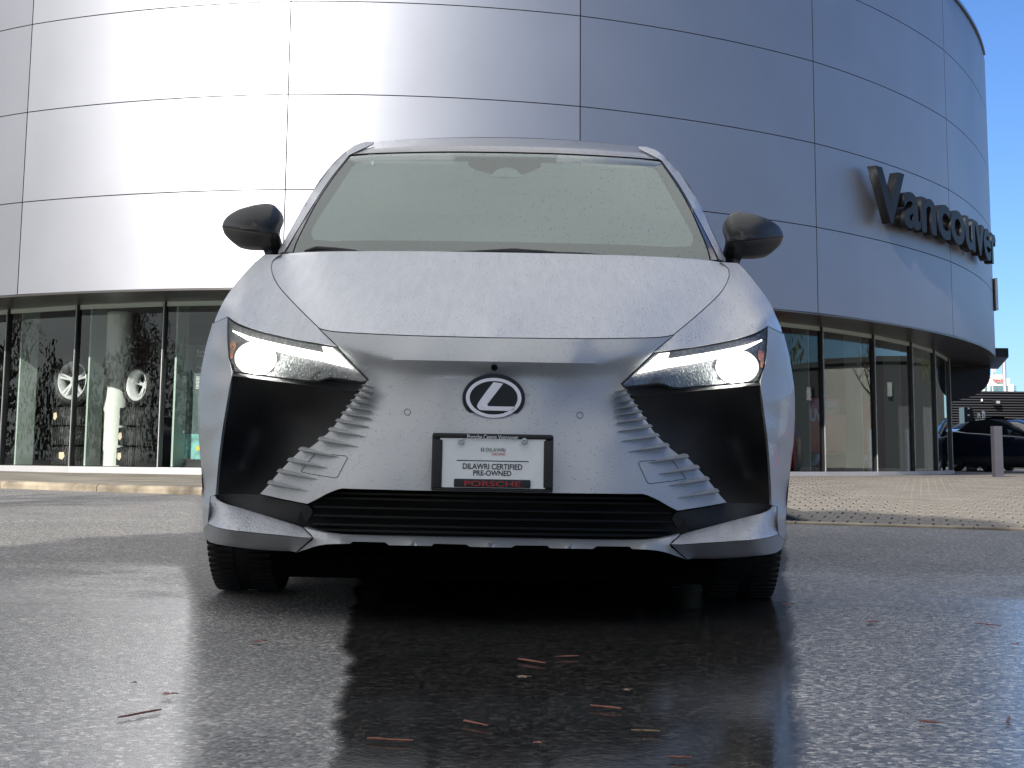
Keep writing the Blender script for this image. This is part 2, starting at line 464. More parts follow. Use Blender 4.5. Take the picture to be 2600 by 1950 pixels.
CAR0 = Vector((0, 4.6, 0))
def panel(name, poly, dep, m, parent, side=-1, step=11.0, gap=1.2, flange=0.03, smooth=True, both=False, angle=38):
    """fills a measured outline with a triangulated sheet whose depth is dep(points); edge turned back by flange.
    side=-1 the left half as measured, +1 its mirror image"""
    if gap: poly = inset(poly, gap)
    xs = [p[0] for p in poly]; ys = [p[1] for p in poly]
    inner = inset(poly, step * 0.55)
    def inside(x, y):
        c = False
        n = len(poly); j = n - 1
        for i in range(n):
            xi, yi = poly[i]; xj, yj = poly[j]
            if (yi > y) != (yj > y) and x < (xj - xi) * (y - yi) / (yj - yi) + xi: c = not c
            j = i
        return c
    P2 = np.array(poly)
    pts = [Vector(p) for p in poly]
    nb = len(pts)
    y = min(ys) + step / 2; row = 0
    while y < max(ys):
        x = min(xs) + (step / 2 if row % 2 else 0)
        while x < max(xs):
            if inside(x, y):
                a, b = P2, np.roll(P2, -1, 0)
                ab = b - a; t = np.clip(((np.array((x, y)) - a) * ab).sum(1) / np.maximum((ab * ab).sum(1), 1e-9), 0, 1)
                if np.hypot(*(a + ab * t[:, None] - (x, y)).T).min() > step * 0.45: pts.append(Vector((x, y)))
            x += step
        y += step * 0.87; row += 1
    vs, es, fs, *_ = geometry.delaunay_2d_cdt(pts, [], [list(range(nb))], 1, 1e-4)
    D = dep([(p[0], p[1]) for p in vs])
    bm = bmesh.new()
    bv = [bm.verts.new(P(p[0], p[1], D[i]) - CAR0) for i, p in enumerate(vs)]
    for f in fs:
        try: bm.faces.new([bv[i] for i in f])
        except ValueError: pass
    bm.normal_update()
    if sum(f.normal.y for f in bm.faces) > 0: bmesh.ops.reverse_faces(bm, faces=bm.faces)
    if flange:
        be = [e for e in bm.edges if len(e.link_faces) == 1]
        r = bmesh.ops.extrude_edge_only(bm, edges=be)
        for v in r['geom']:
            if isinstance(v, bmesh.types.BMVert): v.co += Vector((0, flange, 0))
    if side > 0:
        bmesh.ops.scale(bm, vec=(-1, 1, 1), verts=bm.verts)
        bmesh.ops.reverse_faces(bm, faces=bm.faces)
    return from_bm(name, bm, m, parent, smooth, angle)

def mirror_poly(poly):
    """left half (from the middle out and back to the middle) -> full symmetric outline"""
    return poly + [(-a, b) for a, b in reversed(poly) if abs(a) > 0.5]

# ================================================================== GROUND
def gz(y):
    return min(0.2, 0.012 * max(0.0, y - 6.0))
def gzs(y):
    t = y - 6.0
    return min(0.2, 0.012 * (0 if t < -1 else (t if t > 1 else (t + 1) ** 2 / 4)))

def asphalt_material():
    m = bpy.data.materials.new('wet_asphalt'); m.use_nodes = True
    t = m.node_tree; b = t.nodes['Principled BSDF']; L = t.links.new; NN = t.nodes.new
    g = NN('ShaderNodeNewGeometry')
    # aggregate
    v = NN('ShaderNodeTexVoronoi'); v.inputs['Scale'].default_value = 105; L(g.outputs['Position'], v.inputs['Vector'])
    n1 = NN('ShaderNodeTexNoise'); n1.inputs['Scale'].default_value = 0.9; n1.inputs['Detail'].default_value = 8; n1.inputs['Roughness'].default_value = 0.62
    L(g.outputs['Position'], n1.inputs['Vector'])
    n2 = NN('ShaderNodeTexNoise'); n2.inputs['Scale'].default_value = 240; n2.inputs['Detail'].default_value = 2
    L(g.outputs['Position'], n2.inputs['Vector'])
    ramp = NN('ShaderNodeValToRGB')
    ramp.color_ramp.elements[0].position = 0.15; ramp.color_ramp.elements[0].color = (0.07, 0.069, 0.067, 1)
    ramp.color_ramp.elements[1].position = 0.85; ramp.color_ramp.elements[1].color = (0.23, 0.22, 0.205, 1)
    e = ramp.color_ramp.elements.new(0.96); e.color = (0.44, 0.41, 0.36, 1)
    s = NN('ShaderNodeSeparateColor'); L(v.outputs['Color'], s.inputs[0]); L(s.outputs[0], ramp.inputs[0])
    sp_ = NN('ShaderNodeSeparateXYZ'); L(g.outputs['Position'], sp_.inputs[0])
    # wetness: standing water near the car and to the right of it, drying with distance
    def mrange(src, a, b_, c=0.0, d=1.0, smooth=True):
        r = NN('ShaderNodeMapRange')
        if smooth: r.interpolation_type = 'SMOOTHSTEP'
        r.inputs['From Min'].default_value = a; r.inputs['From Max'].default_value = b_
        r.inputs['To Min'].default_value = c; r.inputs['To Max'].default_value = d
        L(src, r.inputs[0]); return r.outputs[0]
    def mth(op, a, b_):
        k = NN('ShaderNodeMath'); k.operation = op
        for i, z in enumerate((a, b_)):
            if isinstance(z, (int, float)): k.inputs[i].default_value = z
            else: L(z, k.inputs[i])
        return k.outputs[0]
    far = mrange(sp_.outputs[1], 3.6, 8.0, 1.15, -0.15)
    wob = mrange(n1.outputs[0], 0.25, 0.75, -0.5, 0.5, False)
    wet = mth('ADD', far, wob)
    # a coarse worn strip left of the middle stays above the water
    xs = mth('ADD', sp_.outputs[0], mth('MULTIPLY', wob, 0.10))
    e1 = mth('ADD', xs, mth('MULTIPLY', sp_.outputs[1], 0.20)); e2 = mth('ADD', xs, mth('MULTIPLY', sp_.outputs[1], 0.085))
    a1 = mrange(e1, -0.06, 0.04); a2 = mrange(e2, -0.10, -0.04, 1.0, 0.0)
    strip = mth('MULTIPLY', a1, a2)
    wet = mth('SUBTRACT', wet, mth('MULTIPLY', strip, 0.75))
    wet = mrange(wet, 0.0, 1.0)
    # car's dark reflection painted into the colour: patch between the coarse strip and the kerb side of the car
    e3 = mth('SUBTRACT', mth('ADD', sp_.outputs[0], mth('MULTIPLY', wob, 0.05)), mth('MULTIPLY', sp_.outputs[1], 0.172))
    car_refl = mth('MULTIPLY', mrange(e2, -0.085, -0.045), mrange(e3, 0.01, 0.05, 1.0, 0.0))
    car_refl = mth('MULTIPLY', car_refl, mrange(sp_.outputs[1], 8.5, 10.0, 1.0, 0.0))
    # roughness
    rr = mth('SUBTRACT', mrange(wet, 0, 1, 0.62, 0.27, False), mth('MULTIPLY', car_refl, 0.17))
    rr2 = mth('ADD', rr, mrange(n2.outputs[0], 0.3, 0.7, -0.03, 0.05, False))
    L(rr2, b.inputs['Roughness'])
    # colour: wet stone paler for reflected sky, strip and car reflection painted darker
    mx = NN('ShaderNodeMix'); mx.data_type = 'RGBA'; mx.blend_type = 'MULTIPLY'; mx.inputs[0].default_value = 1
    dk = mth('SUBTRACT', mth('SUBTRACT', mrange(wet, 0, 1, 1.0, 1.45, False), mth('MULTIPLY', strip, 0.35)), mth('MULTIPLY', car_refl, 1.28)); big = mrange(n1.outputs[0], 0.3, 0.7, 0.8, 1.2, False)
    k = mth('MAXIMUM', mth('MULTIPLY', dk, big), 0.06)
    cmb = NN('ShaderNodeCombineColor')
    for i in range(3): L(k, cmb.inputs[i])
    L(ramp.outputs[0], mx.inputs[6]); L(cmb.outputs[0], mx.inputs[7]); L(mx.outputs[2], b.inputs['Base Color'])
    # relief: stones, fading where water fills them, plus ripples
    bs = NN('ShaderNodeBump'); bs.inputs['Distance'].default_value = 0.006
    L(mrange(wet, 0, 1, 0.9, 0.012, False), bs.inputs['Strength'])
    L(mth('ADD', mrange(v.outputs['Distance'], 0, 0.7, 1, 0, False), mth('MULTIPLY', s.outputs[1], 0.6)), bs.inputs['Height'])
    rp = NN('ShaderNodeTexNoise'); rp.inputs['Scale'].default_value = 9; rp.inputs['Detail'].default_value = 6; rp.inputs['Roughness'].default_value = 0.6
    L(g.outputs['Position'], rp.inputs['Vector'])
    b2 = NN('ShaderNodeBump'); b2.inputs['Distance'].default_value = 0.01; b2.inputs['Strength'].default_value = 0.035
    L(rp.outputs[0], b2.inputs['Height']); L(bs.outputs[0], b2.inputs['Normal'])
    L(b2.outputs[0], b.inputs['Normal'])
    L(mth('SUBTRACT', 0.5, mth('MULTIPLY', car_refl, 0.3)), b.inputs['Specular IOR Level'])
    b.inputs['IOR'].default_value = 1.75
    return m
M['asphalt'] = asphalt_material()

bm = bmesh.new()
ysl = [-400, -60, -20, -5, 0, 2, 4, 5, 5.5, 6, 6.5, 7, 8, 10, 14, 18, 22.6, 22.7, 23, 30, 60, 120, 400, 1500]
rows = [[bm.verts.new((x, y, gzs(y))) for x in (-900, -60, -10, 0, 10, 60, 900)] for y in ysl]
for a, b in zip(rows, rows[1:]):
    for k in range(6): bm.faces.new((a[k], a[k + 1], b[k + 1], b[k]))
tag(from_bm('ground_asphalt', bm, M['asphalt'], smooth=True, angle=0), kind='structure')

# ------------------------------------------------------------------ kerb line and forecourt
# edge of the forecourt, found where the photograph's edge meets the sloping ground
def on_ground(u, v, lift=0.0):
    r = rayw(u, v)
    lo, hi = 2.0, 80.0
    for _ in range(50):
        mid = (lo + hi) / 2
        z = CH + r.z / r.y * mid
        if z > gzs(mid) + lift: lo = mid
        else: hi = mid
    return Vector((r.x / r.y * lo, lo, gzs(lo) + lift))
K0, K1 = on_ground(0, 1240), on_ground(512, 1257)
B0, B1 = on_ground(2020, 1331), on_ground(2600, 1348)
dirK = (K1 - K0).normalized(); Kfar = K0 - dirK * 25
dirB = (B1 - B0).normalized(); Bfar = B1 + dirB * 14
# kerb runs Kfar -> K1 -> (behind the car) -> B0 -> Bfar
edge = [Kfar, K0, K1, K1.lerp(B0, 0.5) + Vector((0.12, 0.12, 0)), B0, B1, Bfar]
RAISE = 0.07
ground_split = 4     # index of B0
bm = bmesh.new()
def prismstrip(bm, A, B, top_in, h0, h1, width, nrm):
    pass
root = empty('kerb'); tag(root, kind='structure')
seg_pts = []
for a, b in zip(edge[:3], edge[1:4]):
    n = max(1, round((b - a).length / 1.25))
    for k in range(n): seg_pts.append(a.lerp(b, k / n))
seg_pts.append(edge[3])
for a, b in zip(edge[3:4], edge[4:5]):
    n = max(1, round((b - a).length / 1.25))
    for k in range(1, n + 1): seg_pts.append(a.lerp(b, k / n))
nseg_total = len(seg_pts) - 1
for i, (a, b) in enumerate(zip(seg_pts, seg_pts[1:])):
    d = (b - a).normalized(); nrm = Vector((-d.y, d.x, 0))
    if nrm.y < 0: nrm = -nrm
    a2, b2 = a + d * 0.004, b - d * 0.004
    bm = bmesh.new()
    prof = [(0, -0.05), (0.0, 0.04), (0.012, 0.062), (0.03, RAISE), (0.16, RAISE + 0.002), (0.16, -0.05)]
    fade = max(0.12, min(1.0, (nseg_total - 1 - i) / 3.0))
    A = [bm.verts.new(a2 + nrm * w + Vector((0, 0, gzs(a2.y) - a2.z + h * fade + random.uniform(-.002, .002)))) for w, h in prof]
    Bv = [bm.verts.new(b2 + nrm * w + Vector((0, 0, gzs(b2.y) - b2.z + h * fade + random.uniform(-.002, .002)))) for w, h in prof]
    for k in range(len(prof)):
        bm.faces.new((A[k], A[(k + 1) % len(prof)], Bv[(k + 1) % len(prof)], Bv[k]))
    bm.faces.new(A[::-1]); bm.faces.new(Bv)
    bmesh.ops.recalc_face_normals(bm, faces=bm.faces)
    from_bm('kerb_stone', bm, M['kerb'], root)

# ================================================================== SHOWROOM BUILDING
KB = 0.55
X0, Y0, R0, QQ = -4.0007 * KB, 76.474 * KB, 24.9477 * KB, 1.65
REC = 1.6066 * KB
HL = [h * KB + CH for h in (3.863, 6.155, 8.433, 10.697, 12.926, 15.031)]
HG = 3.839 * KB + CH
HB = CH - 0.453 * KB
def ell(th, r=R0, z=0.0):
    return Vector((X0 + r * math.sin(th), Y0 - r * QQ * math.cos(th), z))
def ell_n(th):
    return Vector((math.sin(th), -math.cos(th) / QQ, 0)).normalized()
def th_at(u, v, r=R0):
    d = rayw(u, v); rx, ry = d.x, d.y / QQ
    yy = Y0 / QQ
    a = rx * rx + ry * ry; b = -2 * (rx * X0 + ry * yy); c = X0 * X0 + yy * yy - r * r
    D = b * b - 4 * a * c
    t = (-b - math.sqrt(max(D, 0))) / (2 * a)
    p = d * t
    return math.atan2(p.x - X0, yy - p.y / QQ), p.z + CH
bld = empty('showroom_building', (X0, Y0 - R0 * QQ, 0))
tag(bld, 'curved showroom clad in silver metal panels above dark full-height glazing', 'building')
BO = Vector(bld.location)
A0, DA = rad(-3.0), rad(16.03)
NSEG = 14
def arcpt(t0, t1, f, r, z):
    th = t0 + (t1 - t0) * f
    a = ell(th, r, z); c = ell(t0, r, z).lerp(ell(t1, r, z), f)
    return a.lerp(c, 0.12) - BO
for row in range(5):
    for k in range(-5, 7):
        t0, t1 = A0 + DA * k, A0 + DA * (k + 1)
        g = 0.0075 / R0
        bm = bmesh.new()
        z0, z1 = HL[row] + (0.0065 if row else 0), HL[row + 1] - 0.0065
        fr = []
        for i in range(NSEG + 1):
            f = i / NSEG
            fo = [arcpt(t0 + g, t1 - g, f, R0, z) for z in (z0, z1)]
            bi = [arcpt(t0 + g, t1 - g, f, R0 - 0.04, z) for z in (z0, z1)]
            fr.append([bm.verts.new(p) for p in (fo[0], fo[1], bi[1], bi[0])])
        for a, b in zip(fr, fr[1:]):
            for j in range(4): bm.faces.new((a[j], a[(j + 1) % 4], b[(j + 1) % 4], b[j]))
        bm.faces.new(fr[0][::-1]); bm.faces.new(fr[-1])
        bmesh.ops.recalc_face_normals(bm, faces=bm.faces)
        from_bm('metal_panel', bm, M['facade'], bld, True, 30)
# joint backing, roof rim, soffit
def ring(name, prof, t0, t1, n, m, smooth=True, parent=bld):
    bm = bmesh.new(); rr = []
    for i in range(n + 1):
        th = t0 + (t1 - t0) * i / n
        rr.append([bm.verts.new(ell(th, r, z) - BO) for r, z in prof])
    for a, b in zip(rr, rr[1:]):
        for j in range(len(prof) - 1): bm.faces.new((a[j], a[j + 1], b[j + 1], b[j]))
    bmesh.ops.recalc_face_normals(bm, faces=bm.faces)
    return from_bm(name, bm, m, parent, smooth, 30)
TA, TB = A0 - DA * 5, A0 + DA * 7
ring('wall_core', [(R0 - 0.10, HL[0] + 0.02), (R0 - 0.10, HL[5] - 0.02)], TA, TB, 150, M['facade_dark'])
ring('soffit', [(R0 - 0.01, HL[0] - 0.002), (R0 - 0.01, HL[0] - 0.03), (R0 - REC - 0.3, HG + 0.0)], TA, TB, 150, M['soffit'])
trim_end = th_at(2499, 160)[0]
ring('roof_rim', [(R0 - 0.3, HL[5] + 0.05), (R0 + 0.03, HL[5] + 0.06), (R0 + 0.03, HL[5] + 0.004), (R0 - 0.08, HL[5] + 0.004)], TA, trim_end, 120, M['gloss_black'])
ring('roof_deck', [(0.05, HL[5] - 0.05), (R0 - 0.05, HL[5] - 0.02)], TA, TB, 100, M['facade_dark'])
# glazing
RG = R0 - REC
mu = [th_at(u, v, RG)[0] for u, v in ((14, 1000), (190, 1000), (412, 1000), (2086, 1000), (2217, 1000), (2313, 1000), (2371, 1000), (2408, 1000))]
stepL = mu[2] - mu[1]
angs = [mu[0] - stepL * k for k in range(6, 0, -1)] + mu[:3]
nmid = round((mu[3] - mu[2]) / stepL)
angs += [mu[2] + (mu[3] - mu[2]) * k / nmid for k in range(1, nmid)] + mu[3:]
HS = HB + 0.075
for th in angs:
    n = ell_n(th); tng = Vector((-n.y, n.x, 0)); c = ell(th, RG, 0) - BO
    ang = math.atan2(n.y, n.x)
    bm = bmesh.new(); box(bm, c + Vector((0, 0, (HS + HG) / 2)) + n * 0.005, (0.075, 0.045, HG - HS - 0.002), ang)
    from_bm('mullion', bm, M['mullion'], bld)
    bm = bmesh.new(); box(bm, c + Vector((0, 0, (HS + HG) / 2)) + n * 0.048, (0.012, 0.012, HG - HS - 0.002), ang)
    from_bm('mullion_cap', bm, M['galv'], bld)
    bm = bmesh.new(); box(bm, c + Vector((0, 0, (HS + HG) / 2)) - n * 0.30 + tng * (0.10 if th < 0 else -0.12), (0.30, 0.03, HG - HS - 0.02), ang)
    from_bm('glass_fin', bm, M['fin'], bld)
for a, b in zip(angs, angs[1:]):
    pa, pb = ell(a, RG, 0) - BO, ell(b, RG, 0) - BO
    d = (pb - pa).normalized(); pa2, pb2 = pa + d * 0.024, pb - d * 0.024
    n = Vector((d.y, -d.x, 0))
    bm = bmesh.new()
    z0, z1 = HS + 0.002, HG - 0.07
    sag = 0.5 * (ell((a + b) / 2, RG, 0) - BO - (pa + pb) / 2).length
    cols = []
    for i in range(7):
        f = i / 6; p = pa2.lerp(pb2, f) + n * sag * 4 * f * (1 - f) * 0.8
        cols.append((bm.verts.new(p + Vector((0, 0, z0))), bm.verts.new(p + Vector((0, 0, z1)))))
    for c0, c1 in zip(cols, cols[1:]): bm.faces.new((c0[0], c1[0], c1[1], c0[1]))
    from_bm('window_pane', bm, M['pane'], bld, True, 0)
    boxo('window_head', (pa + pb) / 2 + Vector((0, 0, HG - 0.035)) - n * 0.01, ((pb2 - pa2).length, 0.04, 0.065), M['fin'], bld, math.atan2(d.y, d.x))
    # sill length of aluminium, one per bay
    bm = bmesh.new()
    A = [ell(a, r, z) - BO for r, z in ((RG - .12, HS), (RG + .07, HS), (RG + .07, HB - .12), (RG - .12, HB - .12))]
    Bv = [ell(b, r, z) - BO for r, z in ((RG - .12, HS), (RG + .07, HS), (RG + .07, HB - .12), (RG - .12, HB - .12))]
    A = [p + d * 0.002 for p in A]; Bv = [p - d * 0.002 for p in Bv]
    A = [bm.verts.new(p) for p in A]; Bv = [bm.verts.new(p) for p in Bv]
    for j in range(4): bm.faces.new((A[j], A[(j + 1) % 4], Bv[(j + 1) % 4], Bv[j]))
    bm.faces.new(A); bm.faces.new(Bv[::-1])
    bmesh.ops.recalc_face_normals(bm, faces=bm.faces)
    from_bm('sill', bm, M['sill'], bld)
TE = angs[-1]
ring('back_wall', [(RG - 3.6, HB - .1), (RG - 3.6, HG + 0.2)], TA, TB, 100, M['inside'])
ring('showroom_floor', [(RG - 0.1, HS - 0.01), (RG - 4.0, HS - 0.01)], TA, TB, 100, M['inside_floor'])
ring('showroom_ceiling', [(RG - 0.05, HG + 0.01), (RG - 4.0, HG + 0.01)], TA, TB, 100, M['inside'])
for th_ in (mu[0] - stepL * 2.3, TE - 0.004):
    bm = bmesh.new()
    q0, q1 = ell(th_, RG - .06, 0) - BO, ell(th_ - (0.03 if th_ > 0 else -0.03), RG - 3.8, 0) - BO
    bm.faces.new([bm.verts.new(p) for p in (q0 + Vector((0, 0, HB)), q1 + Vector((0, 0, HB)), q1 + Vector((0, 0, HG + .1)), q0 + Vector((0, 0, HG + .1)))])
    from_bm('partition', bm, M['inside'], bld)
def inside_pt(u, depth, z=None, vref=1100):
    th, _ = th_at(u, vref, RG - depth)
    return ell(th, RG - depth, HS if z is None else z), th
cpt, cth = inside_pt(292, 0.75)
bm = bmesh.new(); tube(bm, [cpt - BO, cpt - BO + Vector((0, 0, HG - HS))], 0.19, 32)
from_bm('round_column', bm, M['column'], bld, True)

# end return of the building, canopy and rounded glossy bay at the right
yE = 24.0
def pw_rel(u, v, y, o): return PW(u, v, y) - o
bm = bmesh.new()
prof = [(2404, 908), (2514, 908), (2514, 955), (2508, 975), (2494, 992), (2468, 1006), (2440, 1014), (2418, 1020), (2404, 1026)]
f0 = [bm.verts.new(PW(u, v, 34.0) - BO) for u, v in catmull(prof[1:], 6)]
f0 = [bm.verts.new(PW(2404, 908, 34.0) - BO)] + f0
r = bmesh.ops.extrude_face_region(bm, geom=[bm.faces.new(f0)])
for v in r['geom']:
    if isinstance(v, bmesh.types.BMVert): v.co.y += 5
bmesh.ops.recalc_face_normals(bm, faces=bm.faces)
from_bm('rounded_bay', bm, M['bay_black'], bld)
bm = bmesh.new()
a = PW(2404, 908, 33.9) - BO; b = PW(2513, 908, 33.9) - BO; c = PW(2513, 928, 33.9) - BO; d = PW(2404, 928, 33.9) - BO
bm.faces.new([bm.verts.new(p) for p in (a, b, c, d)])
r = bmesh.ops.extrude_face_region(bm, geom=bm.faces[:])
for v in r['geom']:
    if isinstance(v, bmesh.types.BMVert): v.co.y += 0.08
bmesh.ops.recalc_face_normals(bm, faces=bm.faces)
from_bm('bay_band', bm, M['soffit'], bld)
# canopy slab
bm = bmesh.new()
pts = [(2500, 869, 35.0), (2588, 869, 35.0), (2561, 906, 32.4), (2490, 906, 32.4)]
lo = [PW(u, v, y) - BO for u, v, y in pts]
zt = lo[1].z + 0.06
lo = [Vector((p.x, p.y, lo[3].z)) for p in lo]
lo[0].y = lo[1].y = lo[2].y + 4.2
V0 = [bm.verts.new(p) for p in lo]; V1 = [bm.verts.new(p + Vector((0, 0, 0.19))) for p in lo]
bm.faces.new(V0); bm.faces.new(V1[::-1])
for j in range(4): bm.faces.new((V0[j], V0[(j + 1) % 4], V1[(j + 1) % 4], V1[j]))
bmesh.ops.recalc_face_normals(bm, faces=bm.faces)
from_bm('canopy', bm, M['bay_black'], bld)
# projecting banner bracket on the far flank
p = PW(2526, 748, 31)
boxo('flank_sign_box', p - BO, (0.05, 0.25, 0.65), M['galv'], bld)

# ------------------------------------------------------------------ sign: "Vancouver"
th0, zv = th_at(2190, 430); _, zb = th_at(2215, 562)
th1, ze0 = th_at(2492, 600)
sg = empty('building_sign', ell(th0, R0 + 0.1, zb)); SO = Vector(sg.location)
tag(sg, 'large black raised letters spelling a city name along the curved metal facade', 'sign')
word = 'Vancouver'
widths = []
for i in range(len(word) + 1):
    if i == 0: widths.append(0); continue
    me = text_mesh(word[:i] + '|', 1, 0)
    widths.append(max(v.co.x for v in me.vertices)); bpy.data.meshes.remove(me)
me = text_mesh('|', 1, 0); bar = max(v.co.x for v in me.vertices); bpy.data.meshes.remove(me)
widths = [0] + [w - bar for w in widths[1:]]
tot = widths[-1]
me = text_mesh('V', 1, 0); hV = max(v.co.y for v in me.vertices); bpy.data.meshes.remove(me)
for i, chh in enumerate(word):
    me = text_mesh(chh, 1, 0.5, offset=0.022)
    bm = bmesh.new(); bm.from_mesh(me); bpy.data.meshes.remove(me)
    bmesh.ops.subdivide_edges(bm, edges=[e for e in bm.edges if e.calc_length() > 0.25], cuts=3)
    for v in bm.verts:
        th = th0 + (th1 - th0) * (v.co.x + widths[i]) / tot
        z = zb + (v.co.y / hV) * (zv - zb)
        v.co = ell(th, R0, z) + ell_n(th) * (0.10 + 0.15 * (v.co.z + 0.5)) - SO
    bmesh.ops.recalc_face_normals(bm, faces=bm.faces)
    from_bm('letter', bm, M['sign'], sg)

# ------------------------------------------------------------------ sidewalk (left) and brick forecourt (right)
def foot(th): return ell(th, RG + 0.07, 0)
bm = bmesh.new()
front = []
for i, p in enumerate(seg_pts):
    a = seg_pts[max(i - 1, 0)]; b = seg_pts[min(i + 1, len(seg_pts) - 1)]
    d = (b - a).normalized(); nrm = Vector((-d.y, d.x, 0)); nrm = nrm if nrm.y > 0 else -nrm
    q0 = p + nrm * 0.165; front.append(Vector((q0.x, q0.y, gzs(q0.y) + RAISE - 0.003)))
nF = len(front)
tha, thb = TA + 0.45, rad(20)
backp = [foot(tha + (thb - tha) * i / (nF - 1)) for i in range(nF)]
cols = []
for a, b in zip(front, backp):
    b = Vector((b.x, b.y, 0))
    cc = []
    for k in range(9):
        f = k / 8; p = a.lerp(Vector((b.x, b.y, HB - 0.012)), f)
        cc.append(bm.verts.new(p))
    cols.append(cc)
for a, b in zip(cols, cols[1:]):
    for k in range(8): bm.faces.new((a[k], b[k], b[k + 1], a[k + 1]))
bmesh.ops.recalc_face_normals(bm, faces=bm.faces)
o = from_bm('sidewalk', bm, M['walk'], smooth=True, angle=0); tag(o, kind='structure')

# bricks of the driveway: rows run along the kerb line, open joints point at the facade
vp = rayw(2343, 1104); ld = Vector((vp.x / vp.y, 1, 0)).normalized()
def inter(o0, d0, o1, d1):
    den = d0.x * d1.y - d0.y * d1.x
    t = ((o1.x - o0.x) * d1.y - (o1.y - o0.y) * d1.x) / den
    return o0 + d0 * t
Wb, Db = 0.0905, 0.31
base0 = Vector((B0.x, B0.y, 0)); base0 += ld * 0.12
dB = Vector((dirB.x, dirB.y, 0)).normalized()
uu = dB
# extent: from behind the car to well beyond the right frame edge
def wall_limit(p):
    # True while the point is in front of the glazing line
    return ((p.x - X0) / (RG + 0.10)) ** 2 + ((p.y - Y0) / ((RG + 0.10) * QQ)) ** 2 > 1
brick_mesh = []
def brick_me(gapw):
    me = bpy.data.meshes.new('brick')
    w, d = Wb / 2 - gapw, Db / 2 - 0.0015
    b = 0.003
    pts = []
    for (sx, sy) in ((-1, -1), (1, -1), (1, 1), (-1, 1)):
        pts.append(uu * sx * w + ld * sy * d)
    top = [p * 1.0 - (p.normalized() * b) for p in pts]
    vs = [(p.x, p.y, -0.05) for p in pts] + [(p.x, p.y, -b) for p in pts] + [(p.x, p.y, 0) for p in top]
    fs = []
    for k in range(4):
        fs.append((k, (k + 1) % 4, 4 + (k + 1) % 4, 4 + k)); fs.append((4 + k, 4 + (k + 1) % 4, 8 + (k + 1) % 4, 8 + k))
    fs.append((8, 9, 10, 11))
    me.from_pydata(vs, [], fs)
    me.materials.append(M['brick'])
    bm = bmesh.new(); bm.from_mesh(me); bmesh.ops.recalc_face_normals(bm, faces=bm.faces); bm.to_mesh(me); bm.free()
    return me
MeA, MeB = brick_me(0.0078), brick_me(0.0008)
cands = []
for r in range(0, 75):
    for k in range(-14, 112):
        off = 0.0 if r % 2 == 0 else 0.5
        p = base0 + ld * (Db * (r + 0.5)) + uu * (Wb * (k + off))
        if not wall_limit(p): continue
        u = 1300 + F0 * (p.x / p.y)
        if u < 1900 or u > 3700: continue
        cands.append((p.y, p, r))
cands.sort(key=lambda a: a[0])
pave = empty('brick_paving', base0); tag(pave, kind='structure')
nmain = 0
far_bm = bmesh.new()
inview = [c for c in cands if 1990 < 1300 + F0 * c[1].x / c[1].y < 2640]
chosen = set(id(c) for c in inview[:300])
for c in cands:
    y, p, r = c
    z = gzs(y) + 0.012 + random.uniform(-.0012, .0012)
    if id(c) in chosen:
        o = bpy.data.objects.new('brick', MeA if r % 2 == 0 else MeB)
        o.location = Vector((p.x, p.y, z)) - base0
        o.rotation_euler = (0.012 + random.uniform(-.003, .003), random.uniform(-.006, .006), 0)
        o.parent = pave; COL.objects.link(o)
    else:
        me = MeA if r % 2 == 0 else MeB
        vs = [far_bm.verts.new(Vector(v.co) + Vector((p.x, p.y, z)) - base0 + Vector((0, 0, 0.012 * v.co.y))) for v in me.vertices]
        for f in me.polygons:
            far_bm.faces.new([vs[i] for i in f.vertices])
tag(from_bm('far_bricks', far_bm, M['brick'], pave), kind='stuff')
# bed under the bricks and flush concrete edging
bm = bmesh.new(); cols = []
for i in range(13):
    a = base0 + uu * (-1.3 + i * 0.72)
    cc = []
    for k in range(14):
        p = a + ld * (k * 1.9) - ld * 0.02
        cc.append(bm.verts.new((p.x, p.y, gzs(p.y) + 0.003)))
    cols.append(cc)
for a, b in zip(cols, cols[1:]):
    for k in range(13): bm.faces.new((a[k], b[k], b[k + 1], a[k + 1]))
tag(from_bm('paving_bed', bm, M['joint']), kind='structure')
ed = empty('paving_edging', base0); tag(ed, kind='structure')
for i in range(-1, 9):
    a = base0 + uu * (i * 1.1 + 0.004) - ld * 0.125; b = base0 + uu * ((i + 1) * 1.1 - 0.004) - ld * 0.125
    bm = bmesh.new()
    pr = [(0, -0.02), (0, 0.010), (0.012, 0.016), (0.12, 0.016), (0.12, -0.02)]
    A = [bm.verts.new(a + ld * w - base0 + Vector((0, 0, gzs(a.y) + h))) for w, h in pr]
    Bv = [bm.verts.new(b + ld * w - base0 + Vector((0, 0, gzs(b.y) + h))) for w, h in pr]
    for k in range(4): bm.faces.new((A[k], A[k + 1], Bv[k + 1], Bv[k]))
    bm.faces.new(A); bm.faces.new(Bv[::-1])
    bmesh.ops.recalc_face_normals(bm, faces=bm.faces)
    from_bm('edging_stone', bm, M['kerb'], ed)

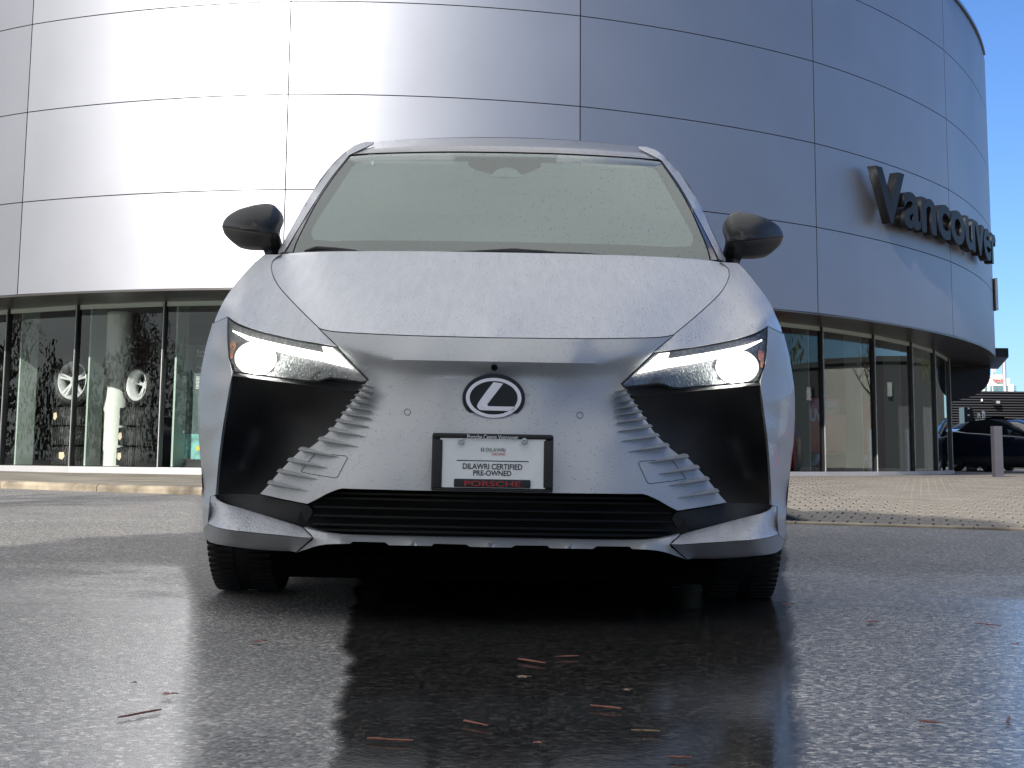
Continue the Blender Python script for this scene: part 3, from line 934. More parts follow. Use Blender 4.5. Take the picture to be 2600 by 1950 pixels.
# ================================================================== THINGS INSIDE THE WINDOWS
def wheel_profile(w, ro, ri):
    h = w / 2
    return [(-h * .72, ri), (-h * .86, ri + .01), (-h, ri + (ro - ri) * .45), (-h * .93, ro - .028), (-h * .72, ro - .006), (-h * .3, ro),
            (h * .3, ro), (h * .72, ro - .006), (h * .93, ro - .028), (h, ri + (ro - ri) * .45), (h * .86, ri + .01), (h * .72, ri)]
def tyre_bm(w, ro, ri, axis, grooves=True, hb=.012, nb=56):
    bm = bmesh.new()
    lathe(bm, wheel_profile(w, ro, ri), 56, axis)
    if grooves:
        # tread blocks: thin raised bars across the tread
        for k in range(nb):
            a = 2 * math.pi * (k + .5) / nb
            for sgn in (-1, 1):
                c = Vector((sgn * w * .27, 0, ro))
                vs = box(bm, c, (w * .36, .60 * 2 * math.pi * ro / nb, hb))
                bmesh.ops.rotate(bm, cent=(0, 0, 0), matrix=Matrix.Rotation(a, 3, 'X'), verts=vs) if axis == 'X' else None
                if axis == 'Z':
                    bmesh.ops.rotate(bm, cent=(0, 0, 0), matrix=Matrix.Rotation(rad(90), 3, 'Y'), verts=vs)
                    bmesh.ops.rotate(bm, cent=(0, 0, 0), matrix=Matrix.Rotation(a, 3, 'Z'), verts=vs)
    return bm
def rim_bm(w, ri, spokes=5, face=1):
    """alloy rim round the X axis; face = side on which the spokes sit"""
    bm = bmesh.new()
    h = w / 2
    lathe(bm, [(-h * .80, ri + .012), (-h * .84, ri - .002), (-h * .76, ri - .016), (-h * .3, ri - .05), (h * .3, ri - .05), (h * .76, ri - .016), (h * .84, ri - .002), (h * .80, ri + .012)], 56)
    xs = face * h * .62
    for k in range(spokes):
        for dlt in (-.13, .13):
            a = 2 * math.pi * k / spokes + dlt
            vs = box(bm, (xs, 0, ri * .52), (0.035, ri * .13, ri * .86))
            for v in vs:
                if v.co.z > ri * .5: v.co.x -= face * 0.0
                else: v.co.x -= face * 0.03; v.co.y *= .7
            bmesh.ops.rotate(bm, cent=(0, 0, 0), matrix=Matrix.Rotation(a, 3, 'X'), verts=vs)
    b2 = bmesh.ops.create_cone(bm, cap_ends=True, segments=24, radius1=ri * .22, radius2=ri * .2, depth=.05)
    bmesh.ops.rotate(bm, cent=(0, 0, 0), matrix=Matrix.Rotation(rad(90), 3, 'Y'), verts=b2['verts'])
    bmesh.ops.translate(bm, vec=(xs - face * .02, 0, 0), verts=b2['verts'])
    return bm
def stack(u, v_top, labels, u_l, u_r, wheel_u, wheel_v, face, yaw, nt, lab_w, lab_pos):
    depth = 0.50
    c, th = inside_pt(u, depth)
    ppm = F0 / c.y
    ro = (u_r - u_l) / ppm / 2
    wv = rayw(u, v_top); ztop = CH + wv.z / wv.y * c.y
    h = (ztop - HS) / nt
    tb = tyre_bm(h * .97, ro, ro * .66, 'Z')
    me = bpy.data.meshes.new('tyre'); tb.to_mesh(me); tb.free(); me.materials.append(M['rubber']); me.shade_smooth(); me.set_sharp_from_angle(angle=rad(40))
    for k in range(nt):
        o = bpy.data.objects.new('tyre', me); COL.objects.link(o)
        o.location = (c.x + random.uniform(-.012, .012), c.y, HS + h * (k + .5) + 0.001)
        o.rotation_euler.z = random.uniform(0, 6)
        tag(o, labels[k], 'tyre', 'tyres stacked flat behind the glass')
        if lab_pos[k] is not None:
            # paper size label stuck on the tread
            la = lab_pos[k]
            bm = bmesh.new()
            pts = [(-.045, .05), (.035, .055), (.05, -.01), (.01, -.055), (-.045, -.035)]
            vs = []
            for dx, dz in pts:
                a = la + dx / ro
                vs.append(bm.verts.new((math.sin(a) * (ro + .016), -math.cos(a) * (ro + .016), dz)))
            bm.faces.new(vs)
            s = from_bm('paper_label', bm, M['sticker'], o)
            s.rotation_euler.z = -o.rotation_euler.z
    wr = wheel_u[1]
    root = empty('alloy_wheel', (PW(wheel_u[0], 1000, c.y).x, c.y - 0.04, 0), (0, 0, yaw))
    tag(root, lab_w, 'wheel', 'alloy wheels standing on the tyre stacks')
    R = wheel_v / ppm
    root.location.z = HS + h * nt + R + 0.004
    from_bm('tyre', tyre_bm(.26, R, R * .71, 'X'), M['rubber'], root, True)
    from_bm('rim', rim_bm(.26, R * .71, 5, face), M['galv_rim'], root, True)
M['galv_rim'] = mat('alloy_rim', (0.70, 0.71, 0.72), 0.35, 0.35)
stack(196, 1034, ['bottom tyre of the stack beside the tree reflection, with a torn paper label', 'middle tyre of the stack left of the white column', 'top tyre of the stack left of the white column, with a pointed label'],
      136, 256, (196, 0), 66, 1, rad(-118), 3, 'silver alloy wheel seen face on behind the mullion left of the white column', [-.35, None, -.75])
stack(352, 1034, ['bottom tyre of the stack right of the white column, with a low label', 'middle tyre of the stack right of the white column, with a square paper label', 'top tyre of the stack right of the white column'],
      304, 402, (362, 0), 54, -1, rad(-128), 3, 'silver alloy wheel turned to show its deep inner barrel, right of the white column', [-.75, -.85, None])

# poster board at the third bay
pc, pth = inside_pt(512, 0.35, vref=1100)
pn = ell_n(pth); pt = Vector((-pn.y, pn.x, 0))
poster = empty('poster_stand', pc); tag(poster, 'tall dark poster stand with white headline behind the third window', 'poster')
pang = math.atan2(pt.y, pt.x)
ppm = F0 / pc.y
zt = CH + rayw(500, 876).z / rayw(500, 876).y * pc.y; zb_ = CH + rayw(500, 1166).z / rayw(500, 1166).y * pc.y
wP = 0.75
boxo('board', (0, 0, (zt + zb_) / 2 - pc.z), (wP, 0.03, zt - zb_), M['poster'], poster, pang)
boxo('foot', (0, 0, (zb_ - pc.z) / 2), (wP * .8, 0.2, zb_ - pc.z), M['mullion'], poster, pang)
def poster_text(s, x0, x1, z0, z1, m='white_ink'):
    o = text_on('lettering', s, x0, x1, z0, z1, 0, M[m], poster, 0.001)
    o.location = pn * 0.0165; o.rotation_euler.z = pang
xl = -(512 - 492) / ppm
def zz(v): return CH + (rayw(500, v).z / rayw(500, v).y) * pc.y - pc.z
poster_text('Exclusive', xl, xl + .33, zz(896), zz(888)); poster_text('Flagship', xl, xl + .30, zz(908), zz(899))
poster_text('Porsche', xl, xl + .25, zz(936), zz(930))
for k in range(9): boxo('print_line', pn * 0.0172 + pt * (xl + .12) + Vector((0, 0, zz(957 + 3.6 * k))), (0.24, 0.001, 0.008), M['white_ink'], poster, pang)
boxo('picture', pn * 0.0170 + Vector((0, 0, zz(1135))), (wP * .97, 0.001, .36), M['sea'], poster, pang)
boxo('picture_spot', pn * 0.0190 + pt * (xl + .1) + Vector((0, 0, zz(1138))), (0.12, 0.001, .06), M['ochre'], poster, pang)

# ------------------------------------------------------------------ simple cars: lofted body, glass house, wheels, lamps
def simple_car(name, loc, rz, paint, label, group=None, L_=4.4, H_=1.32, W_=1.84, suv=False, wing=False, cat='car'):
    root = empty(name, loc, (0, 0, rz)); tag(root, label, cat, group)
    hL = L_ / 2
    # side profile stations: x, belt half width, belt z, sill z
    st = [(-hL, .55, .62, .42), (-hL + .12, .74, .74, .27), (-hL + .6, .88, .80, .22), (-hL + 1.3, .91, .86, .2), (0, .91, .92, .2), (hL - 1.3, .92, .97, .2), (hL - .55, .88, 1.0, .22), (hL - .1, .76, .92, .3), (hL, .6, .74, .42)]
    k = H_ / 1.32
    bm = bmesh.new(); rr = []
    for x, w, zb, zs in st:
        w *= W_ / 1.84; zb *= k
        pr = [(0, zs), (w * .9, zs), (w, zs + .12), (w * 1.01, (zs + zb) * .52), (w * .96, zb - .06), (w * .84, zb), (0, zb + .04)]
        row = [bm.verts.new((x, y, z)) for y, z in pr] + [bm.verts.new((x, -y, z)) for y, z in reversed(pr[1:-1])]
        rr.append(row)
    for a, b in zip(rr, rr[1:]):
        n = len(a)
        for j in range(n): bm.faces.new((a[j], a[(j + 1) % n], b[(j + 1) % n], b[j]))
    bm.faces.new(rr[0][::-1]); bm.faces.new(rr[-1])
    bmesh.ops.recalc_face_normals(bm, faces=bm.faces)
    cl_ = bm.edges.layers.float.new('crease_edge') if False else None
    bmesh.ops.subdivide_edges(bm, edges=bm.edges[:], cuts=1, smooth=0.8, use_grid_fill=True)
    body = from_bm('body', bm, M[paint], root, True, 60)
    # cabin
    bm = bmesh.new(); rr = []
    ch = [(-hL + 1.25, .0), (-hL + 1.75, .62), (-hL + 2.15, .97), (0.25, 1.0), (.95, .9), (hL - .95, .35 if not suv else .8), (hL - .45, 0.0 if not suv else .3)]
    for x, f in ch:
        zb = .90 * k; zt2 = zb + (H_ - zb) * f
        w0, w1 = W_ * .43, W_ * (.43 - .11 * f)
        pr = [(w0, zb - .05), ((w0 + w1) / 2 + .02, zb + (zt2 - zb) * .55), (w1, zt2 - .02 * f), (0, zt2 + .015 * f)]
        rr.append([bm.verts.new((x, y, z)) for y, z in pr] + [bm.verts.new((x, -y, z)) for y, z in reversed(pr[:-1])])
    for a, b in zip(rr, rr[1:]):
        for j in range(len(a) - 1): bm.faces.new((a[j], a[j + 1], b[j + 1], b[j]))
    for f in bm.faces:
        f.material_index = 0
    bmesh.ops.recalc_face_normals(bm, faces=bm.faces)
    cab = from_bm('cabin', bm, M['car_glass'], root, True, 50)
    bm = bmesh.new(); pts = [(x, (.90 * k + (H_ - .90 * k) * f) + .012) for x, f in ch[2:5]]
    for (xa, za), (xb, zb2) in zip(pts, pts[1:]):
        vs = [bm.verts.new(p) for p in ((xa, -W_ * .30, za), (xb, -W_ * .30, zb2), (xb, W_ * .30, zb2), (xa, W_ * .30, za))]
        bm.faces.new(vs)
    bmesh.ops.remove_doubles(bm, verts=bm.verts, dist=1e-4)
    r = bmesh.ops.extrude_face_region(bm, geom=bm.faces[:])
    for v in r['geom']:
        if isinstance(v, bmesh.types.BMVert): v.co.z += .02
    bmesh.ops.recalc_face_normals(bm, faces=bm.faces)
    from_bm('roof', bm, M[paint], root, True, 40)
    for sx in (-hL + .88, hL - .85):
        for sy in (-1, 1):
            w = empty('wheel', (sx, sy * (W_ / 2 - .12), .33)); w.parent = root; w.rotation_euler.z = rad(90)
            bmw = bmesh.new(); lathe(bmw, wheel_profile(.24, .33, .22), 32)
            from_bm('tyre', bmw, M['rubber'], w, True)
            from_bm('rim', rim_bm(.24, .225, 5, -sy), M['galv_rim'], w, True)
    for sy in (-1, 1):
        bm = bmesh.new(); box(bm, (-hL + .10, sy * .62, .66 * k), (.14, .30, .10), bevel=.03); from_bm('headlight', bm, M['lamp_house'], root, True)
        bm = bmesh.new(); box(bm, (hL - .06, sy * .58, .80 * k), (.10, .34, .08), bevel=.02); from_bm('tail_light', bm, M['dark_red'], root, True)
        bm = bmesh.new(); box(bm, (-hL + 1.75, sy * (W_ / 2 + .02), .96 * k), (.12, .18, .12), bevel=.03); from_bm('side_mirror', bm, M[paint], root, True)
    if wing:
        bm = bmesh.new(); box(bm, (hL - .2, 0, 1.14), (.28, 1.5, .03)); box(bm, (hL - .25, .5, 1.04), (.05, .03, .2)); box(bm, (hL - .25, -.5, 1.04), (.05, .03, .2))
        from_bm('rear_wing', bm, M[paint], root)
    return root

# van and posts added behind the right-hand glass in place of mirrored ones
rv, rth = inside_pt(2120, 1.2)
van = empty('mirrored_van', rv, (0, 0, rth)); tag(van, 'red van with slanted white letters, standing in for one mirrored in the windows nearest the silver car', 'van')
bm = bmesh.new(); box(bm, (0.15, 0.3, .80), (2.3, .55, 1.02), bevel=.06); from_bm('body', bm, M['red_car'], van, True)
bm = bmesh.new(); box(bm, (0.05, 0.012, 1.12), (0.85, .03, .20), bevel=.012); from_bm('window', bm, M['car_glass'], van, True)
for x in (-.6, .95):
    w = empty('wheel', (x, .14, .26)); w.parent = van; w.rotation_euler.z = rad(90)
    bmw = bmesh.new(); lathe(bmw, wheel_profile(.2, .26, .17), 32); from_bm('tyre', bmw, M['rubber'], w, True); from_bm('rim', rim_bm(.2, .175, 5, 1), M['galv_rim'], w, True)
for i, (x, ch_) in enumerate(((-.78, 'U'), (-.58, 'V'))):
    me = text_mesh(ch_, .30, .004, offset=.012); me.transform(Matrix.Rotation(rad(90), 4, 'X'))
    o = finish('letter', me, M['white_ink'], van); o.location = (x, 0.018, .88)
for u, lb in ((2207, 'steel post standing in for a mirrored bollard just left of the second mullion'), (2301, 'steel post standing in for a mirrored bollard beside the bare tree reflection')):
    p, _ = inside_pt(u, 0.30)
    zt_ = CH + rayw(u, 1090).z / rayw(u, 1090).y * p.y - p.z
    bm = bmesh.new(); lathe(bm, [(0, 0), (0, .045), (zt_ - .03, .045), (zt_ - .03, .052), (zt_ - .005, .052), (zt_, .04), (zt_, 0)], 28, 'Z')
    o = from_bm('mirrored_post', bm, M['galv_rim'], None, True); o.location = p
    tag(o, lb, 'post', 'stand-ins for bollards mirrored in the right windows')

# ================================================================== RIGHT BACKGROUND
ys = 62.0
wl, wr_ = PW(2380, 994, ys), PW(2760, 988, ys)
shed = empty('dark_shed', (wl.x, ys, 0.2)); tag(shed, 'long low building clad in dark horizontal corrugated metal', 'building')
shH = PW(2520, 993, ys).z - .2
boxo('wall', ((wr_.x - wl.x) / 2 + 0, 6.1, shH / 2 - .01), (wr_.x - wl.x, 12, shH - .04), M['facade_dark'], shed)
bm = bmesh.new()
pitch_ = 6.5 * ys / F0 * 1.0
n = int(shH / pitch_)
for k in range(n + 1):
    z = shH - pitch_ * k
    A = []
    for x in (0, wr_.x - wl.x):
        A.append([bm.verts.new((x, y, zz_)) for y, zz_ in ((.10, z), (0.0, z - .012), (0.0, z - pitch_ * .55), (.10, z - pitch_ * .72), (.10, z - pitch_))])
    for j in range(4): bm.faces.new((A[0][j], A[0][j + 1], A[1][j + 1], A[1][j]))
bmesh.ops.recalc_face_normals(bm, faces=bm.faces)
tag(from_bm('metal_ribs', bm, M['shed'], shed), kind='stuff')
def srect(name, u0, v0, u1, v1, y, m, parent, thick=.06, o=None, bevel=0):
    a, b = PW(u0, v0, y), PW(u1, v1, y)
    oo = o if o is not None else parent.location
    bm = bmesh.new()
    box(bm, ((a.x + b.x) / 2 - oo.x, y + thick / 2 - oo.y, (a.z + b.z) / 2 - oo.z), (abs(b.x - a.x), thick, abs(a.z - b.z)), bevel=bevel)
    return from_bm(name, bm, M[m] if isinstance(m, str) else m, parent)
srect('loading_door', 2477, 1064, 2590, 1140, ys - .12, 'door_grey', shed, .1)
srect('side_door', 2418, 1079, 2451, 1190, ys - .14, 'shed', shed, .1)
srect('door_frame', 2474, 1062, 2477.5, 1150, ys - .16, 'void', shed, .1)
srect('wall_light', 2527, 1015, 2542, 1030, ys - .4, 'void', shed, .3, bevel=.04)
srect('wall_light_lens', 2530, 1018, 2539, 1024, ys - .43, 'galv', shed, .03)
srect('small_fitting', 2492, 1013, 2495, 1019, ys - .2, 'white_plate', shed, .1)
# no parking board
pk = srect('notice_board', 2553, 1082, 2568, 1105, ys - 1.0, 'white_plate', None, .03, Vector((0, 0, 0)))
tag(pk, 'white board with a red barred circle on the dark shed wall', 'sign')
cc = PW(2560.5, 1089, ys - 1.0)
bm = bmesh.new(); lathe(bm, [(0, .065), (0, .085), (-.006, .085), (-.006, .065), (0, .065)], 24, 'Y'); o = from_bm('red_ring', bm, M['red_ink'], pk); o.location = cc + Vector((0, -.002, 0))
o = boxo('red_bar', (0, 0, 0), (.15, .006, .018), M['red_ink'], pk); o.location = cc + Vector((0, -.004, 0)); o.rotation_euler.y = rad(45)
o = boxo('black_mark', (0, 0, 0), (.05, .004, .09), M['ink'], pk); o.location = cc + Vector((0, -.0025, 0))
# sign posts
for u, v0, w, lb, hb in ((2488, 1049, 6, 'shorter of the two slim sign posts, with a small pink and white plate', 20), (2500, 1042, 6, 'taller slim sign post with a narrow pale plate seen edge on', 26)):
    g = PW(u, 1187, 48); top = PW(u, v0, 48)
    sp0 = empty('sign_post', (g.x, 48, .2)); tag(sp0, lb, 'sign post', 'sign posts before the dark shed')
    bm = bmesh.new(); tube(bm, [(0, 0, 0), (0, 0, top.z - .2)], .02, 8); from_bm('post', bm, M['galv'], sp0)
    boxo('plate', (0.02, -.03, top.z - .2 - hb * 48 / F0 / 2), (w * 48 / F0, .01, hb * 48 / F0 * .85), M['white_plate'], sp0, bevel=0)
    boxo('plate_mark', (0.02, -.037, top.z - .2 - hb * 48 / F0 / 2), (w * 48 / F0 * .5, .004, hb * 48 / F0 * .35), M['ink' if u < 2490 else 'grey_ink'], sp0)
# black pylon with four small white squares
tt = PW(2460, 1034, 44); g0 = PW(2450, 1180, 44)
py = empty('black_pylon', (PW(2459, 1100, 44).x, 44, .2)); tag(py, 'tall curved black pylon carrying four small white squares', 'pylon')
bm = bmesh.new()
o_l, o_r = PW(2450, 1100, 44).x - py.location.x, PW(2478, 1100, 44).x - py.location.x
h_ = tt.z - .2
prof = [(o_l, 0), (o_l, h_), (o_l + .2, h_), (o_l + .25, h_ - .08), (o_r - .02, h_ * .80), (o_r, h_ * .65), (o_r, 0)]
f = bm.faces.new([bm.verts.new((x, 0, z)) for x, z in prof])
r = bmesh.ops.extrude_face_region(bm, geom=[f])
for v in r['geom']:
    if isinstance(v, bmesh.types.BMVert): v.co.y += .5
bmesh.ops.recalc_face_normals(bm, faces=bm.faces)
from_bm('body', bm, M['gloss_black'], py)
for v in (1037, 1054, 1081, 1118):
    c = PW(2459, v, 44); boxo('white_square', (c.x - py.location.x, -.012, c.z - .2), (.05, .02, .04), M['white_plate'], py)
# bollard
yb = 25.4
a, b = PW(2518, 1082, yb), PW(2540, 1200, yb)
bo = boxo('bollard', (0, 0, (a.z - .19) / 2), (.145, .12, a.z - .19), M['post_grey'], None, bevel=.004)
bo.location = ((a.x + PW(2538, 1090, yb).x) / 2 + .01, yb, .19); bo.rotation_euler.z = rad(12)
tag(bo, 'square grey metal bollard at the edge of the brick driveway', 'bollard')
# parked dark cars
simple_car('parked_car', (PW(2478, 1180, 45).x, 45.5, .2), rad(60), 'car_black', 'black sports car with a rear wing parked nearest the black pylon', 'dark cars parked before the shed', wing=True, H_=1.28)
simple_car('parked_car', (PW(2545, 1180, 41.5).x, 42.3, .2), rad(100), 'car_black', 'low black car parked directly behind the grey bollard', 'dark cars parked before the shed', H_=1.3)
simple_car('parked_car', (PW(2595, 1180, 38).x + .4, 39.5, .2), rad(125), 'car_blue', 'dark blue car with a glossy sloping roof cut by the right frame edge', 'dark cars parked before the shed', H_=1.36)
simple_car('parked_car', (PW(2632, 1180, 31).x + 1.4, 31.5, .2), rad(8), 'white_car', 'pale car of which only the front lamp shows at the right frame edge', None, H_=1.34) if False else None
# street lamp
yl = 90
p0, p1 = PW(2559, 1190, yl), PW(2557.5, 913, yl)
lp = empty('street_lamp', (p0.x, yl, .2)); tag(lp, 'tall grey street lamp with a flat head behind the dark shed', 'street lamp')
bm = bmesh.new(); tube(bm, [(0, 0, 0), (0, 0, p1.z - .2)], [.14, .11], 10); from_bm('post', bm, M['galv'], lp, True)
bm = bmesh.new(); hx = PW(2531, 915, yl).x - p0.x
box(bm, (hx * .25, 0, p1.z - .2 - .06), (abs(hx) * .5, .1, .08)); box(bm, (hx * .75, 0, p1.z - .2 - .07), (abs(hx) * .55, .35, .12), bevel=.03)
from_bm('lamp_head', bm, M['galv'], lp)
# distant office tower
yt = 420
tw = empty('office_tower', (PW(2540, 1100, yt).x, yt, 0)); tag(tw, 'distant white office tower with red rooftop lettering', 'building')
def tbox(name, u0, v0, u1, v1, m, dy=0, th=20): return srect(name, u0, v0, u1, v1, yt + dy, m, tw, th)
tbox('wall', 2486, 975, 2582, 1180, 'tower', 1, 30)
tbox('penthouse', 2528, 951, 2546, 975.5, 'tower', 3, 14)
tbox('penthouse', 2500, 958, 2529, 975.5, 'door_grey', 5, 12)
tbox('wall', 2512, 960.5, 2564, 978, 'tower', 2, 12)
for u0, u1, v0 in ((2500, 2507, 978), (2514, 2560, 979), (2574, 2581, 979)):
    for r_ in range(4):
        n_ = max(1, int((u1 - u0) / 4))
        for k in range(n_):
            tbox('window', u0 + (u1 - u0) * k / n_ + .3, v0 + r_ * 5.5, u0 + (u1 - u0) * (k + 1) / n_ - .3, v0 + r_ * 5.5 + 3.8, 'tower_glass', .7, .5)
def ttext(s, u0, v0, u1, v1, m):
    a, b = PW(u0, v1, yt), PW(u1, v0, yt)
    o = text_on('lettering', s, a.x - tw.location.x, b.x - tw.location.x, a.z, b.z, 1.2, m, tw, .3, .03)
ttext('Vancity', 2523, 961, 2557, 970, M['red_sign'])
ttext('KBBFC', 2532, 968.6, 2546, 971.5, M['grey_ink'])
ttext('L', 2564, 968, 2567, 971, M['red_sign'])
bm = bmesh.new(); a = PW(2519, 951, 330); tube(bm, [(0, 0, 0), (0, 0, PW(2519, 927, 330).z - 2)], .12, 6)
fp = empty('flag_pole', (a.x, 330, 2)); tag(fp, 'thin white flag pole rising left of the distant tower', 'flag pole')
from_bm('pole', bm, M['white_plate'], fp)
boxo('flag', (.5, 0, PW(2519, 930, 330).z - 2 - .6), (.7, .03, 1.1), M['flag'], fp)
boxo('base', (0, 0, -.9), (.5, .5, 1.8), M['galv'], fp)

# ================================================================== THE SILVER CAR
AX = rad(0.52)
car = empty('parked_car', (-0.046 - 0.62 * math.sin(AX), 4.6, 0.0), (0, AX, rad(-0.15)))
tag(car, 'silver car facing the viewer with headlights on, standing on wet asphalt', 'car')
def both(name, poly, dep, m, parent=None, **k):
    r = []
    for s in (-1, 1):
        r.append(panel(name, poly, dep, m, parent if parent is not None else car, side=s, **k))
    return r
# --- measured curves of the left half (level picture coordinates, middle of the car = 0)
rear_h = [(0, 640), (-200, 640.5), (-400, 644), (-520, 650), (-556, 655)]
gap_h = Q([(695, 652.6), (684, 663), (681, 680), (686, 698), (702.5, 727), (739, 766.5), (782, 808), (811, 834.5)], -4)
front_h = [gap_h[-1], (-418, 849), (-340, 853), (-200, 856.5), (0, 858)]
gap_n = Q([(811, 834.5), (835, 857), (861, 880.5)], -2)
gap_t = Q([(861, 880.5), (901, 923), (941.5, 964)])
D_hood = TPS([(0, 640, 5.42), (-300, 642, 5.43), (-540, 652, 5.45), (-590, 665, 5.42), (0, 700, 5.12), (0, 750, 4.83), (0, 800, 4.58), (0, 858, 4.36), (0, 880, 4.33),
              (-300, 700, 5.14), (-300, 760, 4.83), (-250, 857, 4.42), (-591, 690, 5.28), (-570, 735, 5.08), (-528, 776, 4.90), (-456, 843, 4.61), (-400, 750, 4.92)], sym=True)
full = outline(rear_h[::-1], [(0, 640), (200, 640.5), (400, 644), (520, 650), (556, 655)], [(556, 655)] + [(-a, b) for a, b in gap_h], [(-a, b) for a, b in front_h], front_h[::-1], gap_h[::-1], [gap_h[0], rear_h[-1]], step=11)
hood = panel('bonnet', full, D_hood, M['paint_wet_lit'], car, -1, step=13, flange=.03)

# fender
sil_f = Q([(664.6, 645.4), (644.7, 661.7), (608.5, 701), (572, 748), (543, 806), (539, 821)], -3)
dsil = [5.50, 5.42, 5.25, 5.12, 5.02, 4.99]
head_top = Q([(578.7, 804.5), (606.7, 822.6), (653.7, 839), (699, 850.6), (753, 862.4), (816.5, 873), (861, 880.5)])
seam = [sil_f[-1], (sil_f[-1][0] + 20, sil_f[-1][1] - 9), head_top[0]]
fend = outline([sil_f[0], rear_h[-1]], [rear_h[-1], gap_h[0]] , gap_h, gap_n, head_top[::-1], seam[::-1], sil_f[::-1], step=11)
cp_f = [(a, b, d - 0.0) for (a, b), d in zip(sil_f, dsil)] + [(-591, 690, 5.28), (-570, 735, 5.08), (-528, 776, 4.90), (-456, 843, 4.61), (-572, 662, 5.40),
        (-686, 817, 4.82), (-611, 850, 4.71), (-511, 871, 4.61), (-404, 887, 4.50), (-650, 760, 4.98), (-620, 790, 4.87), (-690, 790, 4.90), (-625, 720, 5.16), (-560, 830, 4.76)]
both('front_wing', fend, TPS(cp_f), M['paint_wet_lit'])

# nose and bumper face in one piece
crease = Q([(861, 873), (880, 881), (925, 894.6), (970, 908), (1015.6, 915), (1106, 918.8), (1264, 922)])
cx = np.array([c[0] for c in crease]); cy = np.array([c[1] for c in crease])
def vcrease(s):
    s = -np.abs(s)
    return np.interp(s, cx, cy)
spk = Q([(941.5, 964), (916, 995.6), (889, 1032), (843.6, 1092), (789, 1137), (767.6, 1143), (713, 1197.5), (686, 1230), (662, 1255)])
bot = Q([(662, 1255), (720, 1268), (785.7, 1280.7)])
gr1 = Q([(785.7, 1280.7), (807.4, 1270.8), (834.5, 1256), (861.7, 1244.8), (876, 1241.5), (900, 1242.5), (1104, 1247.6)]) + [(0, 1250)]
base_n = TPS([(0, 858, 4.36), (-250, 857, 4.42), (-456, 843, 4.61), (-404, 887, 4.50), (-320, 970, 4.43), (0, 918, 4.26), (-200, 912, 4.30), (-345, 905, 4.435), (0, 1000, 4.27), (0, 1060, 4.26), (0, 1150, 4.24), (0, 1248, 4.25),
              (-200, 1000, 4.31), (-200, 1150, 4.27), (-345, 1003, 4.46), (-416, 1100, 4.50), (-491, 1152, 4.54), (-571, 1240, 4.59), (-594, 1266, 4.61), (-471, 1289, 4.45), (-381, 1249, 4.33), (-440, 1220, 4.44),
              (-320, 1100, 4.36)], sym=True, lam=2e-4)
def D_nose(p):
    p = np.array(p, float)[:, :2]
    d = base_n(p)
    t = p[:, 1] - vcrease(p[:, 0])
    fade = np.clip((480 - np.abs(p[:, 0])) / 330, 0, 1); fade = fade * fade * (3 - 2 * fade)
    rec = 0.080 * (1 - np.exp(-np.maximum(t, 0) / 24)) * np.exp(-np.maximum(t - 30, 0) / 110)
    return d + rec * fade
half = outline(front_h[::-1], gap_n, gap_t, spk, bot, gr1, step=11)
nose_poly = mirror_poly(half)
# keep crease crisp: extra fine grid there
nose = panel('front_bumper', nose_poly, D_nose, M['paint'], car, -1, step=9, flange=.05, angle=50)

# outer bumper corners beside the lamps
sil_c = Q([(539, 821), (524, 872), (518, 899), (509, 945), (505.5, 971.5), (502.5, 1032), (503.6, 1098), (508, 1150), (511, 1188.5), (514.5, 1261), (515, 1324), (516.5, 1345)])
inn = Q([(578.7, 804.5), (578, 836), (578.7, 876), (582, 908.5), (586.8, 924.8), (590.4, 941), (590.4, 955.5), (586.8, 971.8), (579.6, 1017), (572, 1062), (566, 1100), (564, 1116), (557.9, 1170), (552.4, 1233.7), (550.6, 1257)])
corner = outline(seam[::-1], sil_c, [sil_c[-1], q(530.7, 1331)], [q(530.7, 1331), q(537, 1261), inn[-1]], inn[::-1], step=10)
D_corner = TPS([(a, b, 4.97 - 0.03 * i / 11) for i, (a, b) in enumerate(sil_c)] + [(-686, 817, 4.82), (-682, 890, 4.78), (-668, 955, 4.71), (-682, 1030, 4.70), (-693, 1112, 4.70), (-706, 1240, 4.69), (-710, 1270, 4.66),
                (-724, 1344, 4.68), (-712, 1000, 4.78), (-722, 1100, 4.79), (-715, 900, 4.85), (-735, 1300, 4.79)])
both('bumper_corner', corner, D_corner, M['paint'], flange=.04, gap=.3)

# winglets below the side intakes
wt = Q([(537, 1261), (544, 1258), (550.6, 1259), (553, 1266), (561.5, 1272.5), (576, 1279), (615.7, 1290.7), (662.7, 1305), (717, 1321.4), (760.4, 1335), (773, 1340)])
wtip = Q([(773, 1340), (786, 1352), (799, 1366)])
wcr = Q([(799, 1366), (780, 1366.5), (720, 1360.5), (644.7, 1353), (590, 1347), (554, 1340), (530.7, 1331)])
D_wt = TPS([(wt[0][0], wt[0][1], 4.70), (-710, 1272, 4.68), (-695, 1286, 4.66), (-640, 1303, 4.63), (-538, 1331, 4.54), (-482, 1349, 4.48), (-456, 1374, 4.38), (-724, 1344, 4.68), (-701, 1353, 4.575), (-611, 1363, 4.49), (-530, 1369, 4.43), (-640, 1330, 4.55), (-560, 1350, 4.50)])
both('winglet', outline(wt, wtip, wcr, [wcr[-1], wt[0]], step=9), D_wt, M['paint_wet_lit'], flange=.02)
wlo = Q([(516.5, 1345), (523, 1368), (534, 1377), (572, 1385.7), (644.7, 1394.7), (700, 1399), (746, 1400.5), (756, 1403)])
D_wl = TPS([(-724, 1344, 4.68), (-740, 1358, 4.85), (-720, 1390, 4.80), (-690, 1398, 4.70), (-609, 1406, 4.60), (-508, 1410, 4.53), (-456, 1374, 4.38), (-611, 1363, 4.49), (-701, 1353, 4.575), (-530, 1369, 4.43), (-498, 1412, 4.50)])
